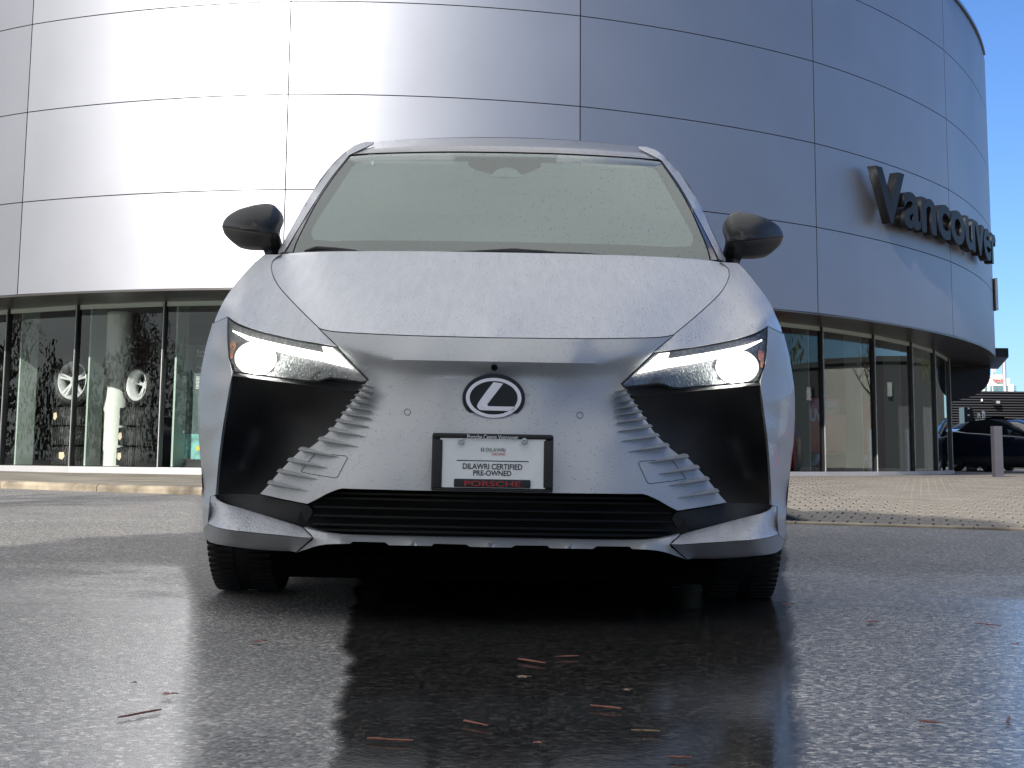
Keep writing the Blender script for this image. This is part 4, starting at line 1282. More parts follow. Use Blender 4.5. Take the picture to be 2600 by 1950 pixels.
both('winglet_underside', outline(wcr[::-1], Q([(799, 1366), (780, 1383), (756, 1403)]), wlo[::-1], [wlo[0], wcr[-1]], step=9), D_wl, M['paint'], flange=.02, gap=.4)
# centre lip with notched lower edge
lt = Q([(775.5, 1338), (800, 1345), (825.5, 1351.5), (869, 1357.5), (930, 1360), (1042.5, 1362.5)]) + [(0, 1366)]
lb = [(0, 1391), (-27, 1391)] 
lbp = [q(1201.6, 1389.8), q(1190.8, 1384), q(1111, 1382), q(1104, 1387.8), q(995.5, 1385.9), q(984.6, 1378.5), q(903, 1376.7), q(896, 1382.2)]
lbe = Q([(896, 1382.2), (847, 1383), (814.6, 1387), (782, 1397), (757, 1404.5)])
lip_h = outline([(0, 1391), lbp[0]], *[[a, b] for a, b in zip(lbp, lbp[1:])], lbe, Q([(757, 1404.5), (780, 1385), (801, 1367), (786, 1350), (775.5, 1338)]), lt, step=9)
lip_full = lip_h + [(-a, b) for a, b in reversed(lip_h) if abs(a) > .5]
D_lip = TPS([(0, 1366, 4.30), (0, 1378, 4.235), (0, 1391, 4.245), (-200, 1366, 4.32), (-200, 1378, 4.255), (-200, 1390, 4.26), (-386, 1365, 4.37), (-386, 1378, 4.31), (-358, 1390, 4.31), (-480, 1347, 4.47), (-460, 1374, 4.41), (-498, 1412, 4.51), (-430, 1390, 4.38)], sym=True)
panel('lower_lip', lip_full, D_lip, M['paint'], car, -1, step=8, flange=.06)

# black side intakes, ledge under the lamp, trim band
hb = Q([(590.4, 941), (593.4, 946), (635.6, 952), (681, 958), (756, 967), (804.4, 971.5), (825.5, 967), (843.6, 962.5), (891.8, 968.5), (925, 973), (934, 971.5), (941.5, 964)])
int_top = Q([(592, 953), (640, 959), (700, 967), (780, 977), (850, 985), (905, 990)])
D_int = TPS([(-671, 957, 4.72), (-480, 985, 4.60), (-360, 993, 4.53), (-693, 1112, 4.77), (-706, 1250, 4.77), (-690, 1285, 4.70), (-600, 1100, 4.86), (-640, 1200, 4.88), (-480, 1060, 4.70), (-420, 1092, 4.62), (-520, 1160, 4.70), (-600, 1240, 4.76), (-620, 1262, 4.72), (-665, 1180, 4.86)])
spk_in = [(a + 26, b + 2) for a, b in spk[1:]]
intake = outline(int_top, [int_top[-1], spk_in[0]], spk_in, [spk_in[-1], (-600, 1284)], [(-600, 1284), (-660, 1284), (-700, 1276)], [(-700, 1276)] + [(a - 4, b) for a, b in inn[:6:-1]], [(inn[6][0] - 4, inn[6][1]), int_top[0]], step=11)
ints = both('side_intake', intake, D_int, M['black_plastic'], gap=0, flange=0.02)
D_led = TPS([(-668, 955, 4.75), (-505, 978, 4.60), (-440, 985, 4.55), (-320, 970, 4.46), (-360, 998, 4.50), (-480, 995, 4.57), (-672, 972, 4.70)])
D_ledb = lambda p: D_led(p)
ledge = outline(hb, [hb[-1], q(928, 985)], [q(928, 985), q(905, 993)], Q([(905, 993), (850, 986), (780, 978), (700, 968), (640, 960), (590.4, 954)]), [q(590.4, 954), hb[0]], step=10)
both('lamp_ledge', ledge, D_ledb, M['trim'], gap=0, flange=.01)
tb = outline(Q([(550.6, 1257), (576, 1254), (662, 1257), (720, 1270), (785.7, 1282.5)]), Q([(785.7, 1282.5), (800, 1300), (775, 1340)]), wt[:2:-1], step=10)
D_tb = TPS([(-706, 1262, 4.68), (-594, 1266, 4.66), (-540, 1282, 4.58), (-471, 1291, 4.50), (-455, 1312, 4.50), (-482, 1350, 4.53), (-640, 1304, 4.66), (-695, 1288, 4.69), (-560, 1310, 4.60)])
both('intake_trim', tb, D_tb, M['black_plastic'], gap=0.5, flange=.01)

# pointed fins where the bumper breaks up beside each intake
sp_pts = np.array(catmull([(a, b) for a, b in spk], 2))
def at_v(v):
    i = np.argmin(abs(sp_pts[:, 1] - v)); return sp_pts[i]
def fin_at(v, L_, h, side):
    s0, _ = at_v(v)
    dl = base_n([(s0 + 18, v), (s0 + L_, v + .11 * L_)])
    bm = bmesh.new()
    # outer end top/bottom, inner tip, ridge
    A = P(s0 - 1, v - h * .24, dl[0] - .026) - CAR0
    Bq = P(s0 - 6, v + h * .0, dl[0] - .020) - CAR0
    C_ = P(s0 + h * .50, v + h * .34, dl[0] + .016) - CAR0
    T = P(s0 + L_, v + .12 * L_ + h * .2, dl[1] - .001) - CAR0
    A2 = P(s0 + 8, v - h * .30, dl[0] + .02) - CAR0
    Bk = P(s0 + 10, v + h * .1, dl[0] + .05) - CAR0
    a, b_, c, t, a2, bk = [bm.verts.new(p) for p in (A, Bq, C_, T, A2, Bk)]
    bm.faces.new((a, b_, t)); bm.faces.new((b_, c, t)); bm.faces.new((a2, a, t)); bm.faces.new((a2, bk, b_, a)); bm.faces.new((b_, bk, c))
    bm.faces.new((c, bk, t)); bm.faces.new((bk, a2, t))
    if side > 0: bmesh.ops.scale(bm, vec=(-1, 1, 1), verts=bm.verts)
    bmesh.ops.recalc_face_normals(bm, faces=bm.faces)
    return bm
vfin = [985, 997, 1010, 1024, 1039, 1056, 1076, 1099, 1124, 1151, 1179, 1208, 1238]
for i, v in enumerate(vfin):
    L_ = 34 + 72 * min(1, i / 8.5); h = (vfin[min(i + 1, len(vfin) - 1)] - vfin[max(i - 1, 0)]) / (2 if 0 < i < len(vfin) - 1 else 1)
    for s in (-1, 1): from_bm('bumper_fin', fin_at(v, L_, h, s), M['paint'], car)
# radar cover outlines (thin gaps), sensor rings
def groove(name, pts, dep, w=1.3, side=-1, close=True, m='void', lift=-.0012):
    p = catmull_closed(pts) if close else pts
    out_, in_ = inset(p, -w / 2), inset(p, w / 2)
    D1, D2 = dep(out_), dep(in_)
    bm = bmesh.new()
    a = [bm.verts.new(P(x, y, D1[i] + lift) - CAR0) for i, (x, y) in enumerate(out_)]
    b = [bm.verts.new(P(x, y, D2[i] + lift) - CAR0) for i, (x, y) in enumerate(in_)]
    n = len(a)
    for i in range(n if close else n - 1): bm.faces.new((a[i], a[(i + 1) % n], b[(i + 1) % n], b[i]))
    bmesh.ops.recalc_face_normals(bm, faces=bm.faces)
    if side > 0: bmesh.ops.scale(bm, vec=(-1, 1, 1), verts=bm.verts)
    return from_bm(name, bm, M[m], car)
def catmull_closed(pts, step=8):
    out = []
    for a, b in zip(pts, pts[1:] + pts[:1]):
        n = max(1, int(math.dist(a, b) / step))
        out += [(a[0] + (b[0] - a[0]) * k / n, a[1] + (b[1] - a[1]) * k / n) for k in range(n)]
    return out
rc = Q([(807, 1150.5), (884, 1158), (889, 1163), (864, 1211), (858, 1214), (800, 1205), (769.4, 1198.4), (770, 1195)])
for s in (-1, 1): groove('cover_gap', rc, D_nose, 1.4, s)
circ = lambda s0, v0, r, n=20, k=1.0: [(s0 + r * math.cos(2 * math.pi * i / n), v0 + r * k * math.sin(2 * math.pi * i / n)) for i in range(n)]
for s in (-1, 1): groove('parking_sensor', circ(-219, 1050.5, 8), D_nose, 1.3, s, m='trim')

def disc(name, outline_, dep, m, parent=car, gap=0, **k):
    return panel(name, outline_, dep, m, parent, -1, gap=gap, **k)
def shift(dep, d): return lambda p: dep(p) + d
# nose camera
cam_ = disc('nose_camera', circ(0, 934, 8.2), shift(D_nose, -.004), M['gloss_black'], step=4, flange=.03)
groove('camera_ring', circ(0, 934, 9.2), D_nose, 1.6, m='paint')

# emblem: dish, silver ring, slanted stroke with foot
de = float(D_nose([(0, 1011)])[0])
flat = lambda d: (lambda p: np.full(len(p), d))
em = disc('emblem', circ(0, 1011, 78, 64, .79), flat(de - .022), M['emblem_black'], step=12, flange=.05)
def ringpoly(name, ro, ri, kk, ko, v0, d, m, th=.008):
    bm = bmesh.new(); n = 72
    pro = [(ro, kk, d + th), (ro, kk, d), (ri, ko, d), (ri, ko, d + th)]
    rr = []
    for i in range(n):
        a = 2 * math.pi * i / n
        rr.append([bm.verts.new(P(r_ * math.cos(a), v0 + r_ * k_ * math.sin(a), dd) - CAR0) for r_, k_, dd in pro])
    for i in range(n):
        A, B_ = rr[i], rr[(i + 1) % n]
        for j in range(3): bm.faces.new((A[j], A[j + 1], B_[j + 1], B_[j]))
    bmesh.ops.recalc_face_normals(bm, faces=bm.faces)
    return from_bm(name, bm, m, em, True, 30)
ringpoly('emblem_rim', 80, 75.5, .775, .775, 1011, de - .020, M['trim'], .03)
ringpoly('emblem_ring', 70.5, 61, .72, .70, 1010.5, de - .030, M['emblem_silver'])
L0 = q(1080, 850)
def ce(x, y): return (L0[0] + x / 3.859, L0[1] + y / 3.859)
Lp = outline([ce(706, 452), ce(640, 540)], [ce(640, 540), ce(556, 665), ce(552, 700), ce(568, 722), ce(600, 730)], [ce(600, 730), ce(905, 733)], [ce(905, 733), ce(935, 690)], [ce(935, 690), ce(655, 688), ce(648, 672), ce(660, 655)], [ce(660, 655), ce(800, 465)], [ce(800, 465), ce(706, 452)], step=4)
panel('emblem_stroke', Lp, flat(de - .030), M['emblem_silver'], em, -1, step=6, gap=0, flange=.008)

# number plate with dealer frame
yp = 4.205
plate = empty('number_plate', (0, 0, 0)); plate.parent = car
a, b = P(*q(1105, 1099), yp), P(*q(1414, 1250), yp)
def pl(u, v): r = P(*q(u, v), yp) - CAR0; return r
def rbox(name, u0, v0, u1, v1, y0, th, m, parent=plate, bevel=.004):
    a, b = pl(u0, v0), pl(u1, v1)
    bm = bmesh.new(); box(bm, ((a.x + b.x) / 2, y0 + th / 2, (a.z + b.z) / 2), (abs(b.x - a.x), th, abs(a.z - b.z)), bevel=bevel)
    return from_bm(name, bm, M[m], parent, bool(bevel), 40)
Yp = yp - 4.6
rbox('plate_holder', 1106, 1101, 1413, 1251, Yp + .008, .035, 'black_plastic')
rbox('plate_frame', 1108, 1099, 1412, 1115.5, Yp - .004, .02, 'black_plastic')
rbox('plate_frame', 1108, 1116, 1130, 1240, Yp - .0035, .02, 'black_plastic')
rbox('plate_frame', 1390, 1119, 1411, 1240, Yp - .0035, .02, 'black_plastic')
rbox('plate_frame', 1110, 1239.5, 1409, 1250, Yp - .004, .02, 'black_plastic')
rbox('plate_frame', 1161.6, 1215.5, 1356, 1240, Yp - .0045, .02, 'black_plastic')
rbox('plate_sheet', 1127, 1112, 1393, 1242, Yp + .002, .005, 'white_plate', bevel=0)
def ptext(s, x0, y0, x1, y1, m, off=0.0, y=Yp + .0018, sp=1.0):
    a, b = pl(1080 + x0 / 3.859, 850 + y1 / 3.859), pl(1080 + x1 / 3.859, 850 + y0 / 3.859)
    return text_on('lettering', s, a.x, b.x, a.z, b.z, y, M[m], plate, .0008, off, sp)
ptext('Porsche Centre Vancouver', 445, 986, 945, 1022, 'white_ink', 0.0, Yp - .0045)
ptext('DILAWRI', 628, 1114, 818, 1144, 'ink', .0)
ptext('CERTIFIED', 685, 1164, 818, 1180, 'red_ink', 0)
ptext('DILAWRI CERTIFIED', 400, 1270, 985, 1316, 'ink', .018)
ptext('PRE-OWNED', 503, 1334, 878, 1380, 'ink', .018)
ptext('PORSCHE', 418, 1440, 968, 1483, 'dark_red', .012, Yp - .0050, 1.0)
rbox('print_line', 1080 + 340 / 3.859, 850 + 1236 / 3.859, 1080 + 1047 / 3.859, 850 + 1240 / 3.859, Yp + .0012, .0006, 'ink', bevel=0)
rbox('print_line', 1080 + 628 / 3.859, 850 + 1152 / 3.859, 1080 + 818 / 3.859, 850 + 1155 / 3.859, Yp + .0012, .0006, 'red_ink', bevel=0)
for k in (0, 1):
    bm = bmesh.new(); c = pl(1080 + (592 if k == 0 else 598) / 3.859, 850 + 1127 / 3.859); r_ = 22 / 3.859 * yp / F0
    vs = [bm.verts.new((c.x + (-1 if k == 0 else 1) * r_ * .75 * math.cos(a_), Yp + .0012, c.z + r_ * math.sin(a_))) for a_ in [math.pi * (i / 10 - .5) for i in range(11)]]
    bm.faces.new(vs); from_bm('logo_half', bm, M['grey_ink'], plate)
for x in (385, 1005):
    c = pl(1080 + x / 3.859, 850 + 1046 / 3.859)
    bm = bmesh.new(); lathe(bm, [(0, .0085), (-.005, .0085), (-.007, .0065), (-.007, .004), (-.003, .0035), (-.003, 0)], 20, 'Y')
    o = from_bm('screw', bm, M['galv'], plate, True); o.location = (c.x, Yp - .003, c.z)

# lower grille: dark cavity and slats
gl = [(-471, 1289)] + [q(u, v) for u, v in ((807.4, 1270.8), (834.5, 1256), (861.7, 1244.8), (876, 1241.5), (1104, 1247.6))] + [(0, 1248)]
cav = outline([(-486, 1300)] + [(a - 6, b - 6) for a, b in gl[:4]], [(gl[4][0], 1236), (0, 1240)], step=12)
cavp = [( -500, 1350)] + cav + [(-a, b) for a, b in reversed(cav) if abs(a) > .5] + [(500, 1350), (400, 1372), (-400, 1372)]
grille = panel('lower_grille', cavp, flat(4.52), M['void'], car, -1, gap=0, step=40, flange=0)
for v in (1259, 1272, 1295, 1317, 1339, 1353):
    bm = bmesh.new(); prev = None
    for i in range(25):
        s = -455 + 910 * i / 24
        yy = 4.37 + .12 * (abs(s) / 455) ** 2
        dv = 1.5 * (1 - (s / 455) ** 2)
        ring_ = [bm.verts.new(P(s, v + dv, yy) - CAR0 + Vector((0, oy, oz))) for oy, oz in ((0, .003), (0, -.003), (.05, -.006), (.05, .0))]
        if prev:
            for j in range(4): bm.faces.new((prev[j], prev[(j + 1) % 4], ring_[(j + 1) % 4], ring_[j]))
        prev = ring_
    bmesh.ops.recalc_face_normals(bm, faces=bm.faces)
    from_bm('grille_slat', bm, M['slat'], grille)

# headlights
hl = outline(head_top, [head_top[-1]] + gap_t[1:], hb[::-1], [hb[0]] + inn[5:0:-1], step=9)
D_cov = TPS([(-686, 817, 4.80), (-611, 850, 4.70), (-511, 871, 4.60), (-404, 887, 4.49), (-320, 970, 4.42), (-668, 955, 4.74), (-505, 978, 4.56), (-600, 900, 4.67), (-500, 930, 4.565), (-420, 930, 4.48)])
for s in (-1, 1):
    h = panel('headlight', hl, shift(D_cov, .045), M['lamp_house'], car, s, gap=.5, flange=.05)
    h['label'] = 'lit headlight, left in the photo' if s < 0 else 'lit headlight, right in the photo'
    def hp(name, poly, d, m, st=7, fl=.004):
        return panel(name, poly, shift(D_cov, d), M[m], h, s, gap=0, step=st, flange=fl)
    # running light: thin outside, widening inwards and turning up at the inner end
    top = Q([(592, 838), (630, 853), (680, 866), (740, 879), (790, 889), (827, 896)])
    kick = Q([(827, 896), (822, 880), (848, 883)])
    low = Q([(848, 883), (866, 899), (902, 936)])
    back = Q([(902, 936), (870, 929), (820, 917), (760, 905), (700, 890), (640, 868), (592, 842)])
    hp('running_light', outline(top, [kick[0], kick[1]], [kick[1], kick[2]], low, back, step=7), .020, 'lamp_strip')
    cu, cv_ = q(651, 910)
    hp('reflector', circ(cu, cv_, 54, 28, .80), .034, 'lamp_soft')
    hp('projector_lens', circ(cu, cv_, 32, 24, .86), .016, 'lamp_on', 6, .012)
    hp('lower_lamp', outline(Q([(630, 942), (675, 944)]), Q([(675, 944), (680, 950)]), Q([(680, 950), (632, 946)]), step=6), .02, 'lamp_on', 5)
    hp('inner_bezel', outline(Q([(712, 915), (760, 925), (840, 938), (905, 952)]), Q([(905, 952), (925, 966), (890, 963), (840, 957), (800, 966), (715, 956)]), Q([(715, 956), (700, 935), (712, 915)]), step=8), .028, 'lamp_house')
    hp('amber_reflector', circ(*q(593, 878), 8, 12, 1.6), .03, 'amber', 4)
    hp('amber_reflector', circ(*q(589, 900), 4, 10, 2.6), .03, 'amber', 4)
    # seal round the lamp and clear cover
    o1 = inset(hl, .6); o2 = inset(hl, 4.2)
    bm = bmesh.new(); d1, d2 = D_cov(o1), D_cov(o2); n = len(o1)
    A = [bm.verts.new(P(x, y, d1[i] + .004) - CAR0) for i, (x, y) in enumerate(o1)]; B_ = [bm.verts.new(P(x, y, d2[i] - .001) - CAR0) for i, (x, y) in enumerate(o2)]
    for i in range(n): bm.faces.new((A[i], A[(i + 1) % n], B_[(i + 1) % n], B_[i]))
    if s > 0: bmesh.ops.scale(bm, vec=(-1, 1, 1), verts=bm.verts)
    bmesh.ops.recalc_face_normals(bm, faces=bm.faces)
    from_bm('lamp_seal', bm, M['black_plastic'], h, True, 60)
    panel('lamp_cover', hl, D_cov, M['lamp_cover'], h, s, gap=3, flange=0)

# ---------------- cabin
gt = [(0, 388), (-150, 389.5), (-300, 395), (-393, 402)]
gl_ = [(-393, 402)] + [(a, b) for a, b in ((-437, 462), (-474, 522), (-508, 592), (-524, 630), (-530, 652))]
gb = [(-530, 668), (-300, 660), (0, 656)]
D_ws = TPS([(0, 388, 6.28), (-200, 391, 6.30), (-393, 402, 6.42), (-530, 652, 5.66), (-300, 642, 5.54), (0, 640, 5.50), (0, 520, 5.86), (-300, 520, 5.90), (-474, 522, 6.03), (-508, 592, 5.82)], sym=True)
ws_h = outline(gt, gl_, [(-530, 652), (-530, 664)], gb, step=14)
ws_full = mirror_poly(ws_h)
ia = [(0, 408), (-130, 409), (-132, 409)]
inner_h = outline([(-92, 411), (-300, 414), (-372, 418), (-386, 428)], [(-386, 428), (-430, 500), (-474, 572), (-486, 600), (-480, 617), (-462, 621)], [(-462, 621), (-300, 616), (0, 614)], step=12)
# the border print dips round the camera housing in the middle
dip = [(0, 436), (-60, 436), (-78, 430), (-92, 423), (-92, 411)]
in_poly = outline(dip, step=8) + inner_h[1:]
in_full = mirror_poly(in_poly)
ws = panel('windscreen', ws_full, D_ws, M['screen'], car, -1, gap=2.2, step=24, flange=.006)
# border print as a ring: bridge outer and inner outlines by nearest angle
def frame_between(name, outer, inner, dep, m, off, parent, n=220):
    cx0, cy0 = 0, 520
    def by_ang(poly):
        P_ = np.array(poly); a = np.unwrap(np.arctan2(P_[:, 1] - cy0, P_[:, 0] - cx0))
        return P_, a
    bm = bmesh.new(); A, B_ = [], []
    def cast(poly, ang):
        d = (math.cos(ang), math.sin(ang)); best = None
        for (x1, y1), (x2, y2) in zip(poly, poly[1:] + poly[:1]):
            ex, ey = x2 - x1, y2 - y1; den = d[0] * ey - d[1] * ex
            if abs(den) < 1e-9: continue
            t = ((x1 - cx0) * ey - (y1 - cy0) * ex) / den; w = ((x1 - cx0) * d[1] - (y1 - cy0) * d[0]) / den
            if t > 0 and -1e-6 <= w <= 1 + 1e-6 and (best is None or t > best): best = t
        return (cx0 + d[0] * best, cy0 + d[1] * best)
    po, pi_ = [], []
    for i in range(n):
        a = 2 * math.pi * i / n
        po.append(cast(outer, a)); pi_.append(cast(inner, a))
    K = 4
    rows = []
    for j in range(K + 1):
        pts = [(o_[0] + (i_[0] - o_[0]) * j / K, o_[1] + (i_[1] - o_[1]) * j / K) for o_, i_ in zip(po, pi_)]
        dd = dep(pts)
        rows.append([bm.verts.new(P(x, y, dd[i] + off) - CAR0) for i, (x, y) in enumerate(pts)])
    for a, b in zip(rows, rows[1:]):
        for i in range(n): bm.faces.new((a[i], b[i], b[(i + 1) % n], a[(i + 1) % n]))
    bmesh.ops.recalc_face_normals(bm, faces=bm.faces)
    return from_bm(name, bm, m, parent, True, 60)
frame_between('printed_border', inset(ws_full, 1), in_full, D_ws, M['frit_in'], .004, ws)
mirp = outline([(-32, 446), (-20, 432), (6, 425), (32, 432), (44, 446)], [(44, 446), (44, 449), (-32, 449), (-32, 446)], step=6)
panel('rear_view_mirror', mirp, shift(D_ws, .003), M['mirror_back'], ws, -1, gap=0, step=12, flange=.001)
panel('mirror_bracket', outline([(-62, 400), (-60, 430), (-36, 441), (48, 441), (70, 430), (92, 418), (92, 400)], [(92, 400), (-62, 400)], step=9), shift(D_ws, .0035), M['frit_in'], ws, -1, gap=0, step=16, flange=.001)
panel('sky_sheen', in_full, shift(D_ws, .008), M['sheen'], ws, -1, gap=0, step=24, flange=0)
# cabin inside: dashboard, mirror and camera pod, seats, wheel
dash = panel('dashboard', mirror_poly(outline([(0, 606), (-300, 608), (-450, 614)], [(-450, 614), (-490, 660), (0, 660)], step=25)), lambda p: 5.95 - 0.0 * p[0][0] + np.zeros(len(p)) - .0035 * (np.array(p)[:, 1] - 606), M['trim'], car, -1, gap=0, step=30, flange=.02)
for s in (-1, 1):
    for nm, cxx, zz0, w_, h_ in (('seat', .36, 1.12, .42, .34), ('headrest', .36, 1.38, .24, .16)):
        bm = bmesh.new(); box(bm, (s * cxx, 6.75 - 4.6, zz0), (w_, .14, h_), bevel=.05); from_bm(nm, bm, M['cabin_cloth'], car, True, 60)
bm = bmesh.new()
rg = []
for i in range(32):
    a_ = 2 * math.pi * i / 32; rg.append(Vector((.36 + .18 * math.cos(a_), 1.55 + .03 * math.sin(a_), 1.20 + .17 * math.sin(a_))))
tube(bm, rg + [rg[0]], .014, 8, False); from_bm('steering_wheel', bm, M['trim'], car, True)
bm = bmesh.new(); c = P(6, 424, 6.24) - CAR0; box(bm, c, (.19, .05, .05), bevel=.02); from_bm('camera_pod', bm, M['trim'], ws, True)
bm = bmesh.new(); c = P(6, 446, 6.22) - CAR0; box(bm, c, (.21, .03, .055), bevel=.014); from_bm('rear_view_mirror', bm, M['trim'], car, True)
bm = bmesh.new(); box(bm, (0, 3.0, 1.25), (1.3, .05, .8)); from_bm('rear_bench', bm, M['cabin_cloth'], car)

# pillars
DR = -12
p_in = Q([(887, 394.8), (840, 455), (800, 517), (760, 584), (727.8, 640)], 12)
p_out = Q([(948.5, 359.7), (926.8, 359.7), (905, 366.5), (883.4, 379.6), (847, 412), (811, 459), (774.9, 517), (746, 574.9), (709.8, 638)], 11)
D_pil = TPS([(-393, 402, 6.43), (-430, 460, 6.25), (-474, 522, 6.05), (-508, 592, 5.84), (-530, 652, 5.68), (p_in[-1][0], 650, 5.66), (p_out[-1][0], 650, 5.78), (p_out[4][0], p_out[4][1], 6.46), (p_out[6][0], p_out[6][1], 6.20), (p_out[2][0], p_out[2][1], 6.55), (p_out[0][0], p_out[0][1], 6.62), (p_in[2][0], p_in[2][1], 6.04)])
trim_ = outline(gl_, [gl_[-1], (p_in[-1][0], 652)], [(p_in[-1][0], 656)] + p_in[::-1][1:], step=12)
both('pillar_trim', trim_, shift(D_pil, .004), M['pillar_dark'], gap=1.6, flange=.02)
pil = outline(p_in, [p_in[-1], (p_out[-1][0], 655)], p_out[::-1], [p_out[0], (-338, 372), (-380, 393), p_in[0]], step=12)
both('roof_pillar', pil, D_pil, M['paint_wet_lit'], gap=.8, flange=.02)
# roof
rt = [(-326, 364), (-210, 355), (-100, 350.5), (0, 349)]
rf_h = outline([(0, 386.5), (-150, 388), (-300, 393.5), (-388, 399)], [(-388, 399), (-372, 386), (-350, 373), (-326, 365)], rt, step=11)
def D_rf(p):
    p = np.array(p, float)[:, :2]
    a = np.abs(p[:, 0]) / 390
    vb = 386.5 + 12.5 * a ** 2.2; vt = 349 + 22 * a ** 2.2
    t = np.clip((vb - p[:, 1]) / (vb - vt), 0, 1.1)
    return 6.30 + .14 * a ** 2 + .16 * t + .46 * t ** 3
panel('roof', mirror_poly(rf_h), D_rf, M['roof_paint'], car, -1, gap=1.0, step=9, flange=.03)
# roof, rear and sides behind what the camera sees
def grid_obj(name, fn, nu, nv, m, skip=None, smooth=True, angle=50):
    bm = bmesh.new(); g_ = [[bm.verts.new(fn(i / nu, j / nv)) for j in range(nv + 1)] for i in range(nu + 1)]
    for i in range(nu):
        for j in range(nv):
            if skip:
                c = (g_[i][j].co + g_[i + 1][j + 1].co) / 2
                if skip(c): continue
            bm.faces.new((g_[i][j], g_[i + 1][j], g_[i + 1][j + 1], g_[i][j + 1]))
    for v in [v for v in bm.verts if not v.link_faces]: bm.verts.remove(v)
    bmesh.ops.recalc_face_normals(bm, faces=bm.faces)
    return from_bm(name, bm, m, car, smooth, angle)
zr = (P(0, 349, 6.95)).z
def roof_back(a, b):
    a = a * 1.3 - .15; ex = max(0, -a, a - 1) / .15; a = min(1, max(0, a))
    s = (a * 2 - 1); x0 = s * 326
    d0 = 6.93
    p = P(x0, 349 + 16 * s * s, d0) - CAR0
    y = p.y + b * 1.75
    return Vector((p.x * (1 - .12 * b * b) + (1 if s > 0 else -1) * .05 * ex, y, p.z + .01 * math.sin(b * 1.3) - .30 * b ** 2.6 - .28 * ex))
grid_obj('rear_roof', roof_back, 18, 10, M['roof_paint'])
sil_all = [(P(a, b, d) - CAR0) for (a, b), d in zip(sil_f, dsil)] + [(P(a, b, 4.97 - 0.03 * i / 11) - CAR0) for i, (a, b) in enumerate(sil_c)][1:]
sz = np.array([p.z for p in sil_all])[::-1]; sx = np.array([p.x for p in sil_all])[::-1]; sy_ = np.array([p.y for p in sil_all])[::-1]
zlo, zhi = sz[0], sz[-1]
def side_fn(sg):
    def f(a, b):
        z = zlo + (zhi - zlo) * b
        x0, y0 = np.interp(z, sz, sx), np.interp(z, sz, sy_)
        y = y0 + (4.35 - y0) * a
        X = -(.955 - .10 * max(0, (z - .75) / .45) ** 1.6 - .02 * max(0, .5 - z))
        t = min(1, a * 7); x = x0 + (X - x0) * (t * t * (3 - 2 * t))
        tail = max(0, (a - .86) / .14); x *= 1 - .16 * tail ** 2
        return Vector((x * -sg, y, z + .04 * a * b))
    return f
WF, WR, WZ = 0.72, 3.42, .365
def skipw(c): return (c.y > .42 and math.hypot(c.y - WF, c.z - WZ) < .40) or (math.hypot(c.y - WR, c.z - WZ) < .40)
for sg in (-1, 1):
    grid_obj('side_body', side_fn(-sg if sg < 0 else -1) if False else side_fn(sg), 90, 22, M['paint'], skipw)
    # arch lips and liners
    for yc in (WF, WR):
        bm = bmesh.new(); ri_ = []
        for i in range(25):
            a_ = rad(-24) + rad(228 if yc == WR else 152) * i / 24
            y, z = yc + .43 * math.cos(a_), WZ + .43 * math.sin(a_)
            ri_.append([bm.verts.new((sg * xx, yc + r_ * math.cos(a_), WZ + r_ * math.sin(a_))) for xx, r_ in ((.945, .475), (.968, .465), (.968, .415), (.945, .405), (.60, .40))])
        for a, b in zip(ri_, ri_[1:]):
            for j in range(4): bm.faces.new((a[j], a[j + 1], b[j + 1], b[j]))
        bmesh.ops.recalc_face_normals(bm, faces=bm.faces)
        from_bm('wheel_arch', bm, M['black_plastic'], car, True)
# side glass and rear
pz = [P(a, b, d) - CAR0 for (a, b), d in zip(p_out[1:], (6.62, 6.55, 6.5, 6.46, 6.33, 6.20, 6.0, 5.78))]
gz_ = np.array([p.z for p in pz])[::-1]; gx_ = np.array([p.x for p in pz])[::-1]; gy_ = np.array([p.y for p in pz])[::-1]
def glass_side(sg):
    def f(a, b):
        z = gz_[0] + (gz_[-1] - gz_[0]) * b
        x0, y0 = np.interp(z, gz_, gx_), np.interp(z, gz_, gy_)
        yend = 4.33 - .62 * b
        y = y0 + (yend - y0) * a
        zt = z - (.16 * b) * a ** 2.5
        x = x0 - .02 * math.sin(min(1, a * 3) * 1.57) + .10 * a ** 3 * b + .0
        return Vector((x * -sg, y, zt))
    return f
for sg in (-1, 1): grid_obj('side_window', glass_side(sg), 24, 8, M['car_glass'])
def rear_fn(a, b):
    x = (a * 2 - 1)
    z = .20 + b * 1.47
    y = 4.35 - .02 * abs(x) - (.55 * max(0, (z - 1.15)) / .5 if z > 1.15 else 0) - .10 * (x * x)
    w = .88 if z < 1.1 else .88 - .10 * (z - 1.1) / .55
    return Vector((x * w, y, z))
grid_obj('tailgate', rear_fn, 12, 16, M['paint'])
# dark inner shell behind the front panels and a flat underbody
bm = bmesh.new()
box(bm, (0, .85, .55), (1.00, .9, .44))
box(bm, (0, 2.4, .36), (1.36, 3.8, .30))
from_bm('inner_shell', bm, M['void'], car)
shell_poly = mirror_poly(outline([(0, 648), (-540, 668)], [(-540, 668), (-640, 770), (-700, 880), (-715, 1000), (-715, 1150), (-715, 1330)], [(-715, 1330), (-690, 1376), (-500, 1390)], [(-500, 1390), (-400, 1372), (0, 1378)], step=20))
D_sh = TPS([(0, 648, 5.47), (-540, 668, 5.50), (0, 858, 4.48), (0, 1000, 4.40), (0, 1240, 4.38), (-400, 900, 4.62), (-640, 770, 5.14), (-700, 880, 5.0), (-715, 1150, 4.98), (-600, 1100, 4.93), (-456, 843, 4.70), (-420, 1100, 4.66), (-591, 700, 5.36), (0, 750, 4.94), (-715, 1330, 4.95), (-500, 1380, 4.7), (0, 1378, 4.45), (-680, 950, 4.90), (-530, 930, 4.74), (-400, 930, 4.62)], sym=True)
shell_poly2 = [p for p in shell_poly]
